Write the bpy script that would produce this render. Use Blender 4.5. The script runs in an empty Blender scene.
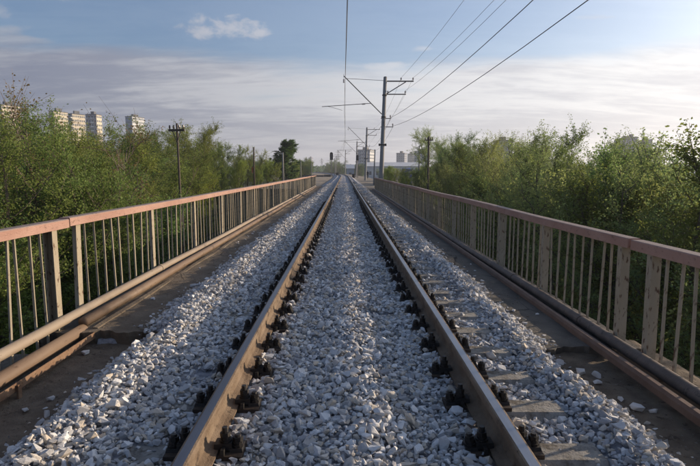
import bpy, bmesh, math, random
import numpy as np
from mathutils import Vector, Matrix, noise as mnoise

random.seed(7)
R = math.radians
scn = bpy.context.scene
col = scn.collection

# ------------------------------------------------------------------ camera, sky, sun, exposure
CAM_H, F_PX, VPX, VPY = 1.42, 525.0, 344.5, 170.3
cd = bpy.data.cameras.new('camera'); cam = bpy.data.objects.new('camera', cd); col.objects.link(cam)
cam.location = (0, 0, CAM_H)
cam.rotation_euler = (math.pi / 2 - math.atan(62.7 / F_PX), 0, -math.atan(5.5 / F_PX))
cd.sensor_width = 36; cd.lens = 27; cd.clip_start = 0.05; cd.clip_end = 20000
scn.camera = cam

SUN_AZ, SUN_EL = R(66), R(13.5)
SUN_DIR = Vector((math.sin(SUN_AZ) * math.cos(SUN_EL), math.cos(SUN_AZ) * math.cos(SUN_EL), math.sin(SUN_EL)))
w = bpy.data.worlds.new('World'); scn.world = w; w.use_nodes = True
HAZE = 0.0004
SKY_STRENGTH, SUN_STRENGTH, EXPOSURE = 0.13, 5.0, 0.39
ld = bpy.data.lights.new('sun', 'SUN'); ld.energy = SUN_STRENGTH; ld.angle = R(0.6); ld.color = (1.0, 0.80, 0.58)
sun = bpy.data.objects.new('sun', ld); col.objects.link(sun)
sun.rotation_euler = SUN_DIR.to_track_quat('Z', 'Y').to_euler()
vs = scn.view_settings
vs.view_transform = 'Standard'; vs.look = 'None'; vs.exposure = EXPOSURE; vs.gamma = 1.0; vs.use_curve_mapping = False


class NT:
    """small helper to write node trees"""
    def __init__(s, tree):
        s.t = tree; s.n = tree.nodes; s.l = tree.links
    def node(s, typ, **kw):
        nd = s.n.new(typ)
        for k, v in kw.items(): setattr(nd, k, v)
        return nd
    def put(s, sock, v):
        if isinstance(v, bpy.types.NodeSocket): s.l.new(v, sock)
        elif v is not None: sock.default_value = v
    def math(s, op, a, b=None, c=None, clamp=False):
        nd = s.node('ShaderNodeMath', operation=op, use_clamp=clamp)
        s.put(nd.inputs[0], a); s.put(nd.inputs[1], b)
        if c is not None: s.put(nd.inputs[2], c)
        return nd.outputs[0]
    def vmath(s, op, a, b=None):
        nd = s.node('ShaderNodeVectorMath', operation=op)
        s.put(nd.inputs[0], a); s.put(nd.inputs[1], b)
        return nd.outputs['Value'] if op == 'DOT_PRODUCT' else nd.outputs[0]
    def ramp(s, v, a, b, lo=0.0, hi=1.0, smooth=True):
        nd = s.node('ShaderNodeMapRange', interpolation_type='SMOOTHSTEP' if smooth else 'LINEAR')
        s.put(nd.inputs['Value'], v)
        nd.inputs['From Min'].default_value = a; nd.inputs['From Max'].default_value = b
        nd.inputs['To Min'].default_value = lo; nd.inputs['To Max'].default_value = hi
        return nd.outputs['Result']
    def noise(s, vec, scale, detail=4, rough=0.5, dist=0.0):
        nd = s.node('ShaderNodeTexNoise')
        s.put(nd.inputs['Vector'], vec)
        nd.inputs['Scale'].default_value = scale; nd.inputs['Detail'].default_value = detail
        nd.inputs['Roughness'].default_value = rough; nd.inputs['Distortion'].default_value = dist
        return nd.outputs['Fac']
    def mix(s, f, a, b):
        nd = s.node('ShaderNodeMix', data_type='RGBA')
        s.put(nd.inputs[0], f); s.put(nd.inputs[6], a); s.put(nd.inputs[7], b)
        return nd.outputs[2]
    def mapping(s, vec, scale=(1, 1, 1), loc=(0, 0, 0), rot=(0, 0, 0)):
        nd = s.node('ShaderNodeMapping')
        s.put(nd.inputs[0], vec)
        nd.inputs['Location'].default_value = loc; nd.inputs['Scale'].default_value = scale; nd.inputs['Rotation'].default_value = rot
        return nd.outputs[0]


def c4(c): return (c[0], c[1], c[2], 1.0)


# --- sky: Nishita plus a broken deck of evening cloud
T = NT(w.node_tree)
for nd in list(T.n): T.n.remove(nd)
sky = T.node('ShaderNodeTexSky', sky_type='NISHITA')
sky.sun_disc = False; sky.sun_elevation = SUN_EL; sky.sun_rotation = SUN_AZ
sky.air_density = 1.0; sky.dust_density = 3.0; sky.ozone_density = 4.0; sky.altitude = 150
gen = T.node('ShaderNodeTexCoord').outputs['Generated']
sep = T.node('ShaderNodeSeparateXYZ'); T.put(sep.inputs[0], gen)
zz = T.math('MAXIMUM', sep.outputs['Z'], 0.0)
den = T.math('ADD', zz, 0.13)
cmb = T.node('ShaderNodeCombineXYZ')
T.put(cmb.inputs[0], T.math('DIVIDE', sep.outputs['X'], den)); T.put(cmb.inputs[1], T.math('DIVIDE', sep.outputs['Y'], den))
uv = cmb.outputs[0]
n_big = T.noise(T.mapping(uv, (0.55, 1.0, 1), (3.1, 0.4, 0), (0, 0, 0.12)), 0.9, 7, 0.55, 0.3)
n_wisp = T.noise(T.mapping(uv, (0.8, 2.6, 1), (1.7, 5.2, 0), (0, 0, -0.15)), 1.3, 8, 0.6, 0.8)
n_puff = T.noise(T.mapping(uv, (1.0, 1.25, 1), (7.3, 2.05, 0)), 1.25, 7, 0.5, 0.2)
n_fine = T.noise(T.mapping(uv, (1.0, 2.2, 1), (4.2, 1.1, 0), (0, 0, .1)), 5.0, 8, 0.62, 0.4)
low = T.ramp(T.math('ADD', sep.outputs['Z'], T.math('MULTIPLY', n_wisp, 0.06)), 0.27, 0.18)
cov = T.math('ADD', T.math('MULTIPLY', n_big, 0.75), T.math('MULTIPLY', n_wisp, 0.35))
cov = T.math('ADD', cov, T.math('MULTIPLY', low, 0.46))
cover = T.ramp(cov, 0.64, 0.92)
puff = T.math('MULTIPLY', T.ramp(n_puff, 0.60, 0.72), 0.75)
cover = T.math('MAXIMUM', cover, puff)
cover = T.math('MAXIMUM', T.math('MULTIPLY', cover, 0.92), 0.16)
n_edge = T.noise(T.mapping(gen, (1, 1, 1.6)), 30, 8, 0.62, .3)
puffs = None
for (px, py, a, b_) in ((212, 38, .05, .014), (240, 33, .05, .024), (204, 28, .018, .012), (262, 40, .03, .012), (15, 21, .022, .010), (40, 2, .08, .012), (160, 2, .06, .010)):
    d0 = Vector(((px - VPX) / F_PX, 1, (VPY - py) / F_PX)).normalized()
    e = T.vmath('MULTIPLY', T.vmath('SUBTRACT', gen, tuple(d0)), (1 / a, 1 / a, 1 / b_))
    ln = T.node('ShaderNodeVectorMath', operation='LENGTH'); T.put(ln.inputs[0], e)
    v = T.math('ADD', ln.outputs['Value'], T.math('MULTIPLY', T.math('SUBTRACT', n_edge, 0.5), 3.0))
    p_ = T.math('MULTIPLY', T.ramp(v, 1.35, 0.05), 0.6 if py > 22 else 0.4)
    puffs = p_ if puffs is None else T.math('MAXIMUM', puffs, p_)
cover = T.math('MAXIMUM', cover, puffs)
sd = T.vmath('DOT_PRODUCT', gen, tuple(SUN_DIR))
glow = T.ramp(sd, -0.35, 1.0, smooth=False)
glow = T.math('POWER', glow, 1.6)
thick = T.ramp(T.math('ADD', T.math('MULTIPLY', n_big, 0.6), T.math('ADD', T.math('MULTIPLY', n_wisp, 0.45), T.math('MULTIPLY', n_fine, 0.22))), 0.52, 0.74)
cl_thin = T.mix(glow, (2.15, 2.2, 2.5, 1), (7.0, 6.9, 6.8, 1))
cl_thick = T.mix(glow, (1.0, 1.12, 1.62, 1), (5.2, 5.15, 5.3, 1))
cl = T.mix(thick, cl_thin, cl_thick)
cl = T.mix(puffs, cl, (4.6, 4.25, 4.15, 1))
skyc = T.mix(cover, sky.outputs[0], cl)
bg = T.node('ShaderNodeBackground'); T.put(bg.inputs['Color'], skyc); bg.inputs['Strength'].default_value = SKY_STRENGTH
wo = T.node('ShaderNodeOutputWorld'); T.l.new(bg.outputs[0], wo.inputs['Surface'])


# ------------------------------------------------------------------ materials
def material(name, base, rough=0.8, var=None, vscale=4.0, bump=0.0, bscale=40.0, metal=0.0, spec=0.3, spots=None, sscale=18.0, sth=(0.58, 0.66), stretch=(1, 1, 1), detail=6, coords='Object', cracks=None):
    """principled with noise-mixed colour, optional stains of a second colour and a fine bump"""
    m = bpy.data.materials.new(name); m.use_nodes = True
    t = NT(m.node_tree); b = t.n['Principled BSDF']
    b.inputs['Roughness'].default_value = rough; b.inputs['Metallic'].default_value = metal
    b.inputs['Specular IOR Level'].default_value = spec
    co = t.node('ShaderNodeTexCoord').outputs[coords]
    co = t.mapping(co, stretch)
    c = c4(base)
    if var: c = t.mix(t.ramp(t.noise(co, vscale, detail, 0.6), 0.3, 0.7), c4(base), c4(var))
    if spots: c = t.mix(t.ramp(t.noise(co, sscale, 6, 0.65), sth[0], sth[1]), c, c4(spots))
    crk = None
    if cracks:
        wob = t.vmath('ADD', co, t.vmath('MULTIPLY', t.node('ShaderNodeTexNoise').outputs['Color'], (.35, .35, 0)))
        vo = t.node('ShaderNodeTexVoronoi', feature='DISTANCE_TO_EDGE'); t.put(vo.inputs['Vector'], t.mapping(wob, (1, .55, 0)))
        vo.inputs['Scale'].default_value = .9
        crk = t.math('MULTIPLY', t.ramp(vo.outputs['Distance'], .012, .0), t.ramp(t.noise(co, 1.1, 3), .42, .58))
        c = t.mix(crk, c, c4(cracks))
    t.put(b.inputs['Base Color'], c)
    if bump:
        bp = t.node('ShaderNodeBump'); bp.inputs['Strength'].default_value = bump; bp.inputs['Distance'].default_value = 0.02
        t.put(bp.inputs['Height'], t.noise(co, bscale, 6, 0.65)); t.put(b.inputs['Normal'], bp.outputs[0])
    return m


def stone_material(name, lo, hi, warm, dusty=0.25):
    m = bpy.data.materials.new(name); m.use_nodes = True
    t = NT(m.node_tree); b = t.n['Principled BSDF']; b.inputs['Roughness'].default_value = 0.85
    b.inputs['Specular IOR Level'].default_value = 0.25
    a = t.node('ShaderNodeAttribute', attribute_name='rnd').outputs['Fac']
    co = t.node('ShaderNodeTexCoord').outputs['Object']
    c = t.mix(a, c4(lo), c4(hi))
    k = t.math('FRACT', t.math('MULTIPLY', a, 17.0))
    c = t.mix(t.ramp(k, 0.66, 0.95), c, c4(warm))
    c = t.mix(t.math('MULTIPLY', t.ramp(t.noise(co, 45, 5, 0.7), 0.45, 0.75), dusty), c, c4(tuple(v * 0.55 for v in lo)))
    t.put(b.inputs['Base Color'], c)
    bp = t.node('ShaderNodeBump'); bp.inputs['Strength'].default_value = 0.6; bp.inputs['Distance'].default_value = 0.012
    t.put(bp.inputs['Height'], t.noise(co, 70, 6, 0.75)); t.put(b.inputs['Normal'], bp.outputs[0])
    return m


def leaf_material(name, dark, light, trans=0.5):
    """leaf colour by leaf (attribute) times the tree's own colour (object colour)"""
    m = bpy.data.materials.new(name); m.use_nodes = True
    t = NT(m.node_tree); b = t.n['Principled BSDF']; b.inputs['Roughness'].default_value = 0.6
    b.inputs['Specular IOR Level'].default_value = 0.2
    a = t.node('ShaderNodeAttribute', attribute_name='rnd').outputs['Fac']
    oi = t.node('ShaderNodeObjectInfo').outputs['Color']
    c = t.mix(a, c4(dark), c4(light))
    mul = t.node('ShaderNodeMix', data_type='RGBA', blend_type='MULTIPLY'); mul.inputs[0].default_value = 1
    t.put(mul.inputs[6], c); t.put(mul.inputs[7], oi); c = mul.outputs[2]
    t.put(b.inputs['Base Color'], c)
    tr = t.node('ShaderNodeBsdfTranslucent'); t.put(tr.inputs['Color'], c)
    mx = t.node('ShaderNodeMixShader'); mx.inputs[0].default_value = trans
    t.l.new(b.outputs[0], mx.inputs[1]); t.l.new(tr.outputs[0], mx.inputs[2])
    t.l.new(mx.outputs[0], t.n['Material Output'].inputs['Surface'])
    return m


M = {}
M['ballast'] = stone_material('ballast', (0.32, 0.32, 0.33), (0.78, 0.775, 0.765), (0.56, 0.49, 0.40))
M['ballast_base'] = material('ballast_base', (0.20, 0.20, 0.215), 0.95, (0.42, 0.42, 0.44), 22, 1.0, 26, detail=8)
M['grit'] = stone_material('grit', (0.10, 0.085, 0.07), (0.26, 0.235, 0.20), (0.20, 0.15, 0.10))
M['rail_rust'] = material('rail_rust', (0.13, 0.088, 0.056), 0.8, (0.205, 0.152, 0.105), 7, 0.5, 70, spots=(0.06, 0.042, 0.03), sscale=13, sth=(0.55, 0.68), stretch=(1, 0.7, 1), detail=9)
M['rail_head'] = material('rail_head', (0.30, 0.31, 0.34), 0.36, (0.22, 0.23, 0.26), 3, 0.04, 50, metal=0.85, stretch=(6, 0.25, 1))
M['rail_head_dim_reflection'] = material('rail_head_dim_reflection', (0.15, 0.165, 0.20), 0.42, (0.11, 0.12, 0.145), 3, 0.04, 50, metal=0.8, stretch=(6, 0.25, 1))  # left rail's weaker sky reflection put into a darker base colour
M['fastener'] = material('fastener', (0.008, 0.007, 0.0065), 0.5, (0.018, 0.014, 0.012), 30, 0.3, 80, spec=0.45)
M['base_plate'] = material('base_plate', (0.03, 0.022, 0.017), 0.7, (0.075, 0.052, 0.036), 18, 0.3, 80)
M['sleeper'] = material('sleeper', (0.20, 0.185, 0.165), 0.95, (0.33, 0.315, 0.285), 11, 0.9, 38, spots=(0.12, 0.105, 0.085), sscale=10, sth=(0.5, 0.62), detail=9)
M['walk_left'] = material('walk_left', (0.125, 0.098, 0.070), 0.95, (0.185, 0.150, 0.112), 3.2, 0.9, 34, spots=(0.075, 0.056, 0.04), sscale=4.5, detail=9, cracks=(.035, .027, .02))
M['walk_right'] = material('walk_right', (0.080, 0.074, 0.066), 0.95, (0.135, 0.122, 0.105), 2.6, 0.8, 34, spots=(0.17, 0.14, 0.105), sscale=3.1, sth=(0.60, 0.70), detail=9, cracks=(.025, .022, .02))
M['dirt'] = material('dirt', (0.125, 0.098, 0.072), 1.0, (0.205, 0.165, 0.122), 6, 1.0, 42, spots=(0.075, 0.058, 0.043), sscale=9, detail=9)
M['deck'] = material('deck', (0.22, 0.215, 0.205), 0.9, (0.30, 0.29, 0.28), 3, 0.4, 30)
M['pink_paint'] = material('pink_paint', (0.31, 0.175, 0.135), 0.7, (0.38, 0.235, 0.185), 3.5, 0.35, 60, spots=(0.19, 0.115, 0.085), sscale=26, sth=(0.55, 0.70), stretch=(1, 0.6, 1), detail=9)
M['grey_worn'] = material('grey_worn', (0.216, 0.172, 0.156), 0.7, (0.288, 0.216, 0.188), 9, 0.2, 60, spots=(0.104, 0.076, 0.060), sscale=18)
M['cream_paint'] = material('cream_paint', (0.285, 0.24, 0.172), 0.7, (0.34, 0.295, 0.22), 4, 0.3, 50, spots=(0.10, 0.058, 0.036), sscale=22, sth=(0.55, 0.63), stretch=(1, 1, 0.4), detail=8)
M['cream_pipe'] = material('cream_pipe', (0.252, 0.197, 0.146), 0.6, (0.292, 0.235, 0.177), 3, 0.15, 50, spots=(0.136, 0.088, 0.058), sscale=12, sth=(0.6, 0.68), stretch=(1, 0.4, 1))
M['brown_pipe'] = material('brown_pipe', (0.150, 0.101, 0.068), 0.6, (0.199, 0.139, 0.094), 3, 0.2, 50, spots=(0.090, 0.056, 0.036), sscale=10, stretch=(1, 0.3, 1))
M['rust_steel'] = material('rust_steel', (0.162, 0.093, 0.055), 0.8, (0.238, 0.153, 0.098), 8, 0.4, 60, spots=(0.085, 0.051, 0.032), sscale=14)
M['dark_pipe'] = material('dark_pipe', (0.085, 0.066, 0.056), 0.6, (0.14, 0.108, 0.09), 4, 0.2, 50, spots=(0.05, 0.04, 0.035), sscale=12)
M['rust_bar'] = material('rust_bar', (0.123, 0.076, 0.058), 0.7, (0.170, 0.111, 0.085), 5, 0.3, 60)
M['mast_concrete'] = material('mast_concrete', (0.30, 0.29, 0.275), 0.85, (0.22, 0.215, 0.205), 1.2, 0.3, 20, stretch=(1, 1, 0.3), spots=(0.12, 0.115, 0.11), sscale=3)
M['old_wood'] = material('old_wood', (0.075, 0.058, 0.045), 0.9, (0.12, 0.095, 0.075), 5, 0.4, 30, stretch=(4, 4, 0.4))
M['dark_steel'] = material('dark_steel', (0.055, 0.05, 0.048), 0.6, (0.09, 0.08, 0.072), 8)
M['wire'] = material('wire', (0.035, 0.033, 0.033), 0.5, (0.05, 0.045, 0.045), 8)
M['ceramic'] = material('ceramic', (0.10, 0.07, 0.06), 0.3, (0.14, 0.1, 0.08), 8)
M['bark'] = material('bark', (0.085, 0.07, 0.052), 0.95, (0.15, 0.125, 0.095), 9, 0.6, 40, stretch=(1, 1, 0.3))
M['pale_bark'] = material('pale_bark', (0.22, 0.18, 0.15), 0.9, (0.14, 0.11, 0.09), 9, 0.5, 40, stretch=(1, 1, 0.3))
M['leaf'] = leaf_material('leaf', (0.6, 0.6, 0.55), (1.0, 1.0, 1.0))
TINT = {'willow': (.265, .325, .085), 'maple': (.35, .42, .15), 'dark': (.11, .20, .055), 'lime': (.30, .38, .08), 'bronze': (.21, .17, .08), 'green': (.225, .32, .095)}
M['terrain'] = material('terrain', (0.045, 0.05, 0.022), 1.0, (0.085, 0.08, 0.04), 0.25, 0.6, 2.0, spots=(0.13, 0.105, 0.07), sscale=0.09, sth=(0.55, 0.7))
M['far_bed'] = material('far_bed', (0.21, 0.21, 0.22), 0.95, (0.36, 0.36, 0.375), 14, 1.0, 9, detail=8)
M['far_dirt'] = material('far_dirt', (0.20, 0.165, 0.13), 1.0, (0.28, 0.24, 0.19), 0.8, 0.5, 8)
M['wall_white'] = material('wall_white', (0.62, 0.62, 0.62), 0.8, (0.54, 0.55, 0.56), 0.2)
M['wall_blue'] = material('wall_blue', (0.30, 0.36, 0.45), 0.8, (0.25, 0.31, 0.40), 0.2)
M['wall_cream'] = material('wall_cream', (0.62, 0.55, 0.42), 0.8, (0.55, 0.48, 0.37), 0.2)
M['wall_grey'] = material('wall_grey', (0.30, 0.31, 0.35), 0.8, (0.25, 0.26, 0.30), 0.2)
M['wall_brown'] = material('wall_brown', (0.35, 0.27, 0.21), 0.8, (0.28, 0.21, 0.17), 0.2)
M['win'] = material('win', (0.06, 0.075, 0.10), 0.15, (0.11, 0.13, 0.16), 0.6, spec=0.5)
M['roof_pale'] = material('roof_pale', (0.66, 0.65, 0.64), 0.6, (0.56, 0.56, 0.56), 0.3)
M['roof_dark'] = material('roof_dark', (0.09, 0.09, 0.095), 0.8, (0.13, 0.13, 0.13), 0.3)
M['blue_paint'] = material('blue_paint', (0.035, 0.06, 0.24), 0.5, (0.05, 0.08, 0.27), 0.7)
M['red_paint'] = material('red_paint', (0.38, 0.05, 0.035), 0.5, (0.30, 0.04, 0.03), 3)
M['signal_black'] = material('signal_black', (0.015, 0.015, 0.017), 0.5, (0.03, 0.03, 0.03), 3)
M['dark_wall'] = material('dark_wall', (0.065, 0.065, 0.07), 0.9, (0.11, 0.105, 0.10), 0.4, 0.3, 3)
M['dark_cloth'] = material('dark_cloth', (0.02, 0.02, 0.024), 0.9, (0.03, 0.03, 0.035), 8)
M['skin'] = material('skin', (0.45, 0.28, 0.20), 0.6, (0.40, 0.25, 0.18), 8)
M['hair'] = material('hair', (0.03, 0.02, 0.015), 0.6, (0.05, 0.035, 0.02), 20)


# ------------------------------------------------------------------ helpers
class MB:
    def __init__(s): s.v = []; s.f = []; s.m = []
    def quad_prism(s, pts8, mi=0):
        i = len(s.v); s.v += [tuple(p) for p in pts8]
        for q in ((0, 3, 2, 1), (4, 5, 6, 7), (0, 1, 5, 4), (1, 2, 6, 5), (2, 3, 7, 6), (3, 0, 4, 7)):
            s.f.append(tuple(i + k for k in q)); s.m.append(mi)
        return s
    def box(s, x0, x1, y0, y1, z0, z1, mi=0):
        return s.quad_prism([(x0, y0, z0), (x1, y0, z0), (x1, y1, z0), (x0, y1, z0), (x0, y0, z1), (x1, y0, z1), (x1, y1, z1), (x0, y1, z1)], mi)
    def tube(s, pts, r, n=8, mi=0, cap=True, rot=0.0):
        pts = [Vector(p) for p in pts]; rr = r if isinstance(r, (list, tuple)) else [r] * len(pts)
        i0 = len(s.v); up = None
        for k, p in enumerate(pts):
            d = (pts[min(k + 1, len(pts) - 1)] - pts[max(k - 1, 0)]).normalized()
            if up is None: up = Vector((0, 0, 1)) if abs(d.z) < 0.9 else Vector((0, 1, 0))
            a = d.cross(up).normalized(); b = a.cross(d).normalized()
            for j in range(n):
                t = rot + 2 * math.pi * j / n
                s.v.append(tuple(p + (a * math.cos(t) + b * math.sin(t)) * rr[k]))
        for k in range(len(pts) - 1):
            for j in range(n):
                a0 = i0 + k * n + j; a1 = i0 + k * n + (j + 1) % n
                s.f.append((a0, a1, a1 + n, a0 + n)); s.m.append(mi)
        if cap:
            s.f.append(tuple(i0 + j for j in range(n))[::-1]); s.m.append(mi)
            e = i0 + (len(pts) - 1) * n; s.f.append(tuple(e + j for j in range(n))); s.m.append(mi)
        return s
    def bar(s, p0, p1, wd, ht, mi=0):
        """box section beam from p0 to p1"""
        p0 = Vector(p0); p1 = Vector(p1); d = (p1 - p0).normalized()
        up = Vector((0, 0, 1)) if abs(d.z) < 0.95 else Vector((0, 1, 0))
        a = d.cross(up).normalized() * wd / 2; b = a.cross(d).normalized() * ht / 2
        return s.quad_prism([p0 - a - b, p0 + a - b, p1 + a - b, p1 - a - b, p0 - a + b, p0 + a + b, p1 + a + b, p1 - a + b], mi)
    def sweep(s, prof, path, mats=None, close=True, caps=True):
        """prof: (x, z) outline; path: (x, y, z) points along y"""
        i0 = len(s.v); n = len(prof)
        for (px, py, pz) in path:
            for (a, b) in prof: s.v.append((px + a, py, pz + b))
        for k in range(len(path) - 1):
            for j in range(n if close else n - 1):
                a0 = i0 + k * n + j; a1 = i0 + k * n + (j + 1) % n
                s.f.append((a0, a0 + n, a1 + n, a1)); s.m.append(mats[j] if mats else 0)
        if caps and close:
            s.f.append(tuple(i0 + j for j in range(n))); s.m.append(mats[0] if mats else 0)
            e = i0 + (len(path) - 1) * n; s.f.append(tuple(e + j for j in range(n))[::-1]); s.m.append(mats[0] if mats else 0)
        return s
    def mesh(s, name, mats, smooth=False):
        me = bpy.data.meshes.new(name); me.from_pydata(s.v, [], s.f)
        mats = mats if isinstance(mats, (list, tuple)) else [mats]
        for m in mats: me.materials.append(m)
        me.polygons.foreach_set('material_index', s.m)
        if smooth: me.polygons.foreach_set('use_smooth', [True] * len(me.polygons))
        bm = bmesh.new(); bm.from_mesh(me); bmesh.ops.recalc_face_normals(bm, faces=bm.faces); bm.to_mesh(me); bm.free()
        me.update(); return me
    def build(s, name, mats, parent=None, smooth=False):
        return link(name, s.mesh(name, mats, smooth), parent)


def link(name, me, parent=None, loc=None, rot=None):
    o = bpy.data.objects.new(name, me); col.objects.link(o)
    if parent is not None: o.parent = parent
    if loc is not None: o.location = loc
    if rot is not None: o.rotation_euler = rot
    return o


def tag(o, label=None, cat=None, group=None, kind=None):
    if label: o['label'] = label
    if cat: o['category'] = cat
    if group: o['group'] = group
    if kind: o['kind'] = kind
    return o


def thing(name, label, cat, loc=(0, 0, 0), group=None, rot=(0, 0, 0)):
    o = bpy.data.objects.new(name, None); col.objects.link(o)
    o.empty_display_size = 0.3; o.location = loc; o.rotation_euler = rot
    return tag(o, label, cat, group)


def copy_tree(o, parent=None):
    c = o.copy(); col.objects.link(c)
    if parent is not None: c.parent = parent
    for ch in KIDS.get(o.name, []): copy_tree(ch, c)
    return c


KIDS = {}
def index_kids(root):
    st = [root]
    while st:
        o = st.pop(); KIDS[o.name] = list(o.children); st += list(o.children)


def np_mesh(name, V, F, mats, rnd=None, mi=None, smooth=False):
    """V (n,3), F (m,k) all faces of k corners; rnd is a per-face float attribute"""
    me = bpy.data.meshes.new(name)
    V = np.ascontiguousarray(V, dtype=np.float32); F = np.ascontiguousarray(F, dtype=np.int32)
    m, k = F.shape
    me.vertices.add(len(V)); me.vertices.foreach_set('co', V.ravel())
    me.loops.add(m * k); me.loops.foreach_set('vertex_index', F.ravel())
    me.polygons.add(m); me.polygons.foreach_set('loop_start', np.arange(0, m * k, k, dtype=np.int32))
    try: me.polygons.foreach_set('loop_total', np.full(m, k, dtype=np.int32))
    except Exception: pass
    for mt in (mats if isinstance(mats, (list, tuple)) else [mats]): me.materials.append(mt)
    if mi is not None: me.polygons.foreach_set('material_index', np.ascontiguousarray(mi, dtype=np.int32))
    me.polygons.foreach_set('use_smooth', np.full(m, smooth, dtype=bool))
    if rnd is not None:
        at = me.attributes.new('rnd', 'FLOAT', 'FACE'); at.data.foreach_set('value', np.ascontiguousarray(rnd, dtype=np.float32))
    me.update(); me.validate()
    return me


def fnoise(x, y, s=1.0, o=0.0):
    """cheap smooth numpy noise in about -1..1"""
    x = np.asarray(x, dtype=float) * s; y = np.asarray(y, dtype=float) * s
    return (np.sin(1.7 * x + 2.3 * y + o) + np.sin(-2.9 * x + 1.3 * y + 1.7 * o + 1) + np.sin(4.1 * x + 3.7 * y + 2.3 * o) * 0.6 + np.sin(-5.3 * x + 6.1 * y + o) * 0.5) / 3.1


def sstep(a, b, x):
    t = np.clip((np.asarray(x, dtype=float) - a) / (b - a), 0, 1); return t * t * (3 - 2 * t)


def grid_mesh(name, xs, ys, zf, mat, smooth=True, xf=None):
    X, Y = np.meshgrid(xs, ys)
    if xf is not None: X = xf(X, Y)
    Z = zf(X, Y); nx, ny = len(xs), len(ys)
    V = np.stack([X, Y, Z], -1).reshape(-1, 3)
    i = np.arange((ny - 1) * (nx - 1)); r, c = i // (nx - 1), i % (nx - 1); a = r * nx + c
    F = np.stack([a, a + 1, a + nx + 1, a + nx], -1)
    return np_mesh(name, V, F, mat, smooth=smooth)


def cx(y):
    """track centre line: straight over the bridge, then a slow left curve"""
    return 0.05 - np.clip(np.asarray(y, dtype=float) - 110, 0, None) ** 2 / 3500.0


def P(px, py, Y):
    """world point at depth Y for a pixel of the photograph (used to survey positions)"""
    return Vector(((px - VPX) * Y / F_PX, Y, CAM_H + (VPY - py) * Y / F_PX))


BR0, BR1 = 5.25, 52.0      # bridge span along y

# ------------------------------------------------------------------ terrain
def terrain(x, y):
    x = np.asarray(x, dtype=float); y = np.asarray(y, dtype=float)
    d = np.abs(x - cx(y))
    far = sstep(60, 115, y)
    base = -7.5 + 4.2 * far + fnoise(x, y, 0.06, 2) * 0.7 + fnoise(x, y, 0.004, 1) * 1.2 * sstep(150, 600, np.hypot(x, y))
    base = base + sstep(900, 3500, np.hypot(x, y)) * 14
    crest = np.where(y < 30, 3.3, np.where(x < cx(y), 10.5, 6.0))
    emb = -0.47 - np.clip(d - crest, 0, None) / 1.5
    gap = np.clip(np.minimum(y - (BR0 + 0.2), (BR1 + 0.8) - y), 0, None)
    emb = emb - gap * 1.6
    return np.maximum(base, emb)


def warp(n, lim, p=3.0):
    t = np.linspace(-1, 1, n); return np.sign(t) * (np.abs(t) * 0.06 + np.abs(t) ** p * 0.94) * lim
g = link('ground', grid_mesh('ground', warp(220, 2800, 3.8), np.concatenate([-warp(60, 1500, 3.2)[:30][::1] * -1, np.linspace(0.3, 70, 110), 70 + (np.linspace(0, 1, 110)[1:] ** 3) * 2780]), terrain, M['terrain']))
tag(g, kind='structure')

# bridge deck (between the walkways, under the ballast) with girders
mb = MB().box(-2.0, 2.0, BR0 + 0.1, BR1, -0.75, -0.42)
tag(mb.build('bridge_deck', M['deck']), kind='structure')
mb = MB()
for x in (-1.6, 1.6): mb.box(x - 0.35, x + 0.35, BR0 + 0.3, BR1 - 0.2, -2.3, -0.753)
for y in (20.5, 37): mb.box(-2.4, 2.4, y - 0.6, y + 0.6, -9.5, -2.303)
mb.box(-3.2, 3.0, BR0 - 0.05, BR0 + 0.25, -8, -0.5); mb.box(-3.2, 3.0, BR1 + 0.05, BR1 + 0.5, -8, -0.5)
tag(mb.build('bridge_piers', M['deck']), kind='structure')

# walkway slabs: fine sheets with a broken near edge, and a vertical front
LZ, RZ = -0.225, -0.285
def walkway(name, x0, x1, y0, y1, z, mat, seed, rough, edge):
    ys = np.concatenate([np.linspace(0, 1.6, 40), np.linspace(1.65, 14, 150), np.linspace(14.3, y1 - y0, 110)]); xs = np.linspace(x0, x1, 36)
    X, Y = np.meshgrid(xs, ys)
    jag = (fnoise(X, X * 0 + 3, 5.0, seed) * 0.07 + fnoise(X, X * 0, 17.0, seed) * 0.03) * edge
    Yw = y0 + Y + jag * np.clip(1 - Y / 1.2, 0, 1)
    Z = z + fnoise(X, Yw, 1.3, seed) * rough + fnoise(X, Yw, 5, seed + 2) * rough * 0.5 + fnoise(X, Yw, 21, seed + 5) * rough * 0.22
    V = np.stack([X, Yw, Z], -1).reshape(-1, 3); nx, ny = len(xs), len(ys)
    i = np.arange((ny - 1) * (nx - 1)); r, c = i // (nx - 1), i % (nx - 1); a = r * nx + c
    F = [np.stack([a, a + 1, a + nx + 1, a + nx], -1)]
    n0 = len(V)                                       # front face, leaning and uneven
    fr = V[:nx].copy(); fr[:, 2] = z - 0.075; fr[:, 1] += 0.01 + 0.025 * np.abs(fnoise(xs, xs, 9, seed))
    fb = fr.copy(); fb[:, 2] = z - 0.30; fb[:, 1] += 0.05
    sl = V[::nx].copy(); sl[:, 2] = z - 0.45; sr = V[nx - 1::nx].copy(); sr[:, 2] = z - 0.45
    V = np.concatenate([V, fr, fb, sl, sr]); k = np.arange(nx - 1)
    F.append(np.stack([n0 + k, n0 + k + 1, k + 1, k], -1)); F.append(np.stack([n0 + nx + k, n0 + nx + k + 1, n0 + k + 1, n0 + k], -1))
    k = np.arange(ny - 1); s0 = n0 + 2 * nx
    F.append(np.stack([k * nx, (k + 1) * nx, s0 + k + 1, s0 + k], -1))
    s1 = s0 + ny
    F.append(np.stack([s1 + k, s1 + k + 1, (k + 1) * nx + nx - 1, k * nx + nx - 1], -1))
    return tag(link(name, np_mesh(name, V, np.concatenate(F), mat)), kind='structure')
walkway('left_walkway', -3.14, -1.5, BR0, BR1 + 3, LZ, M['walk_left'], 1.0, 0.012, 1.0)
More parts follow.
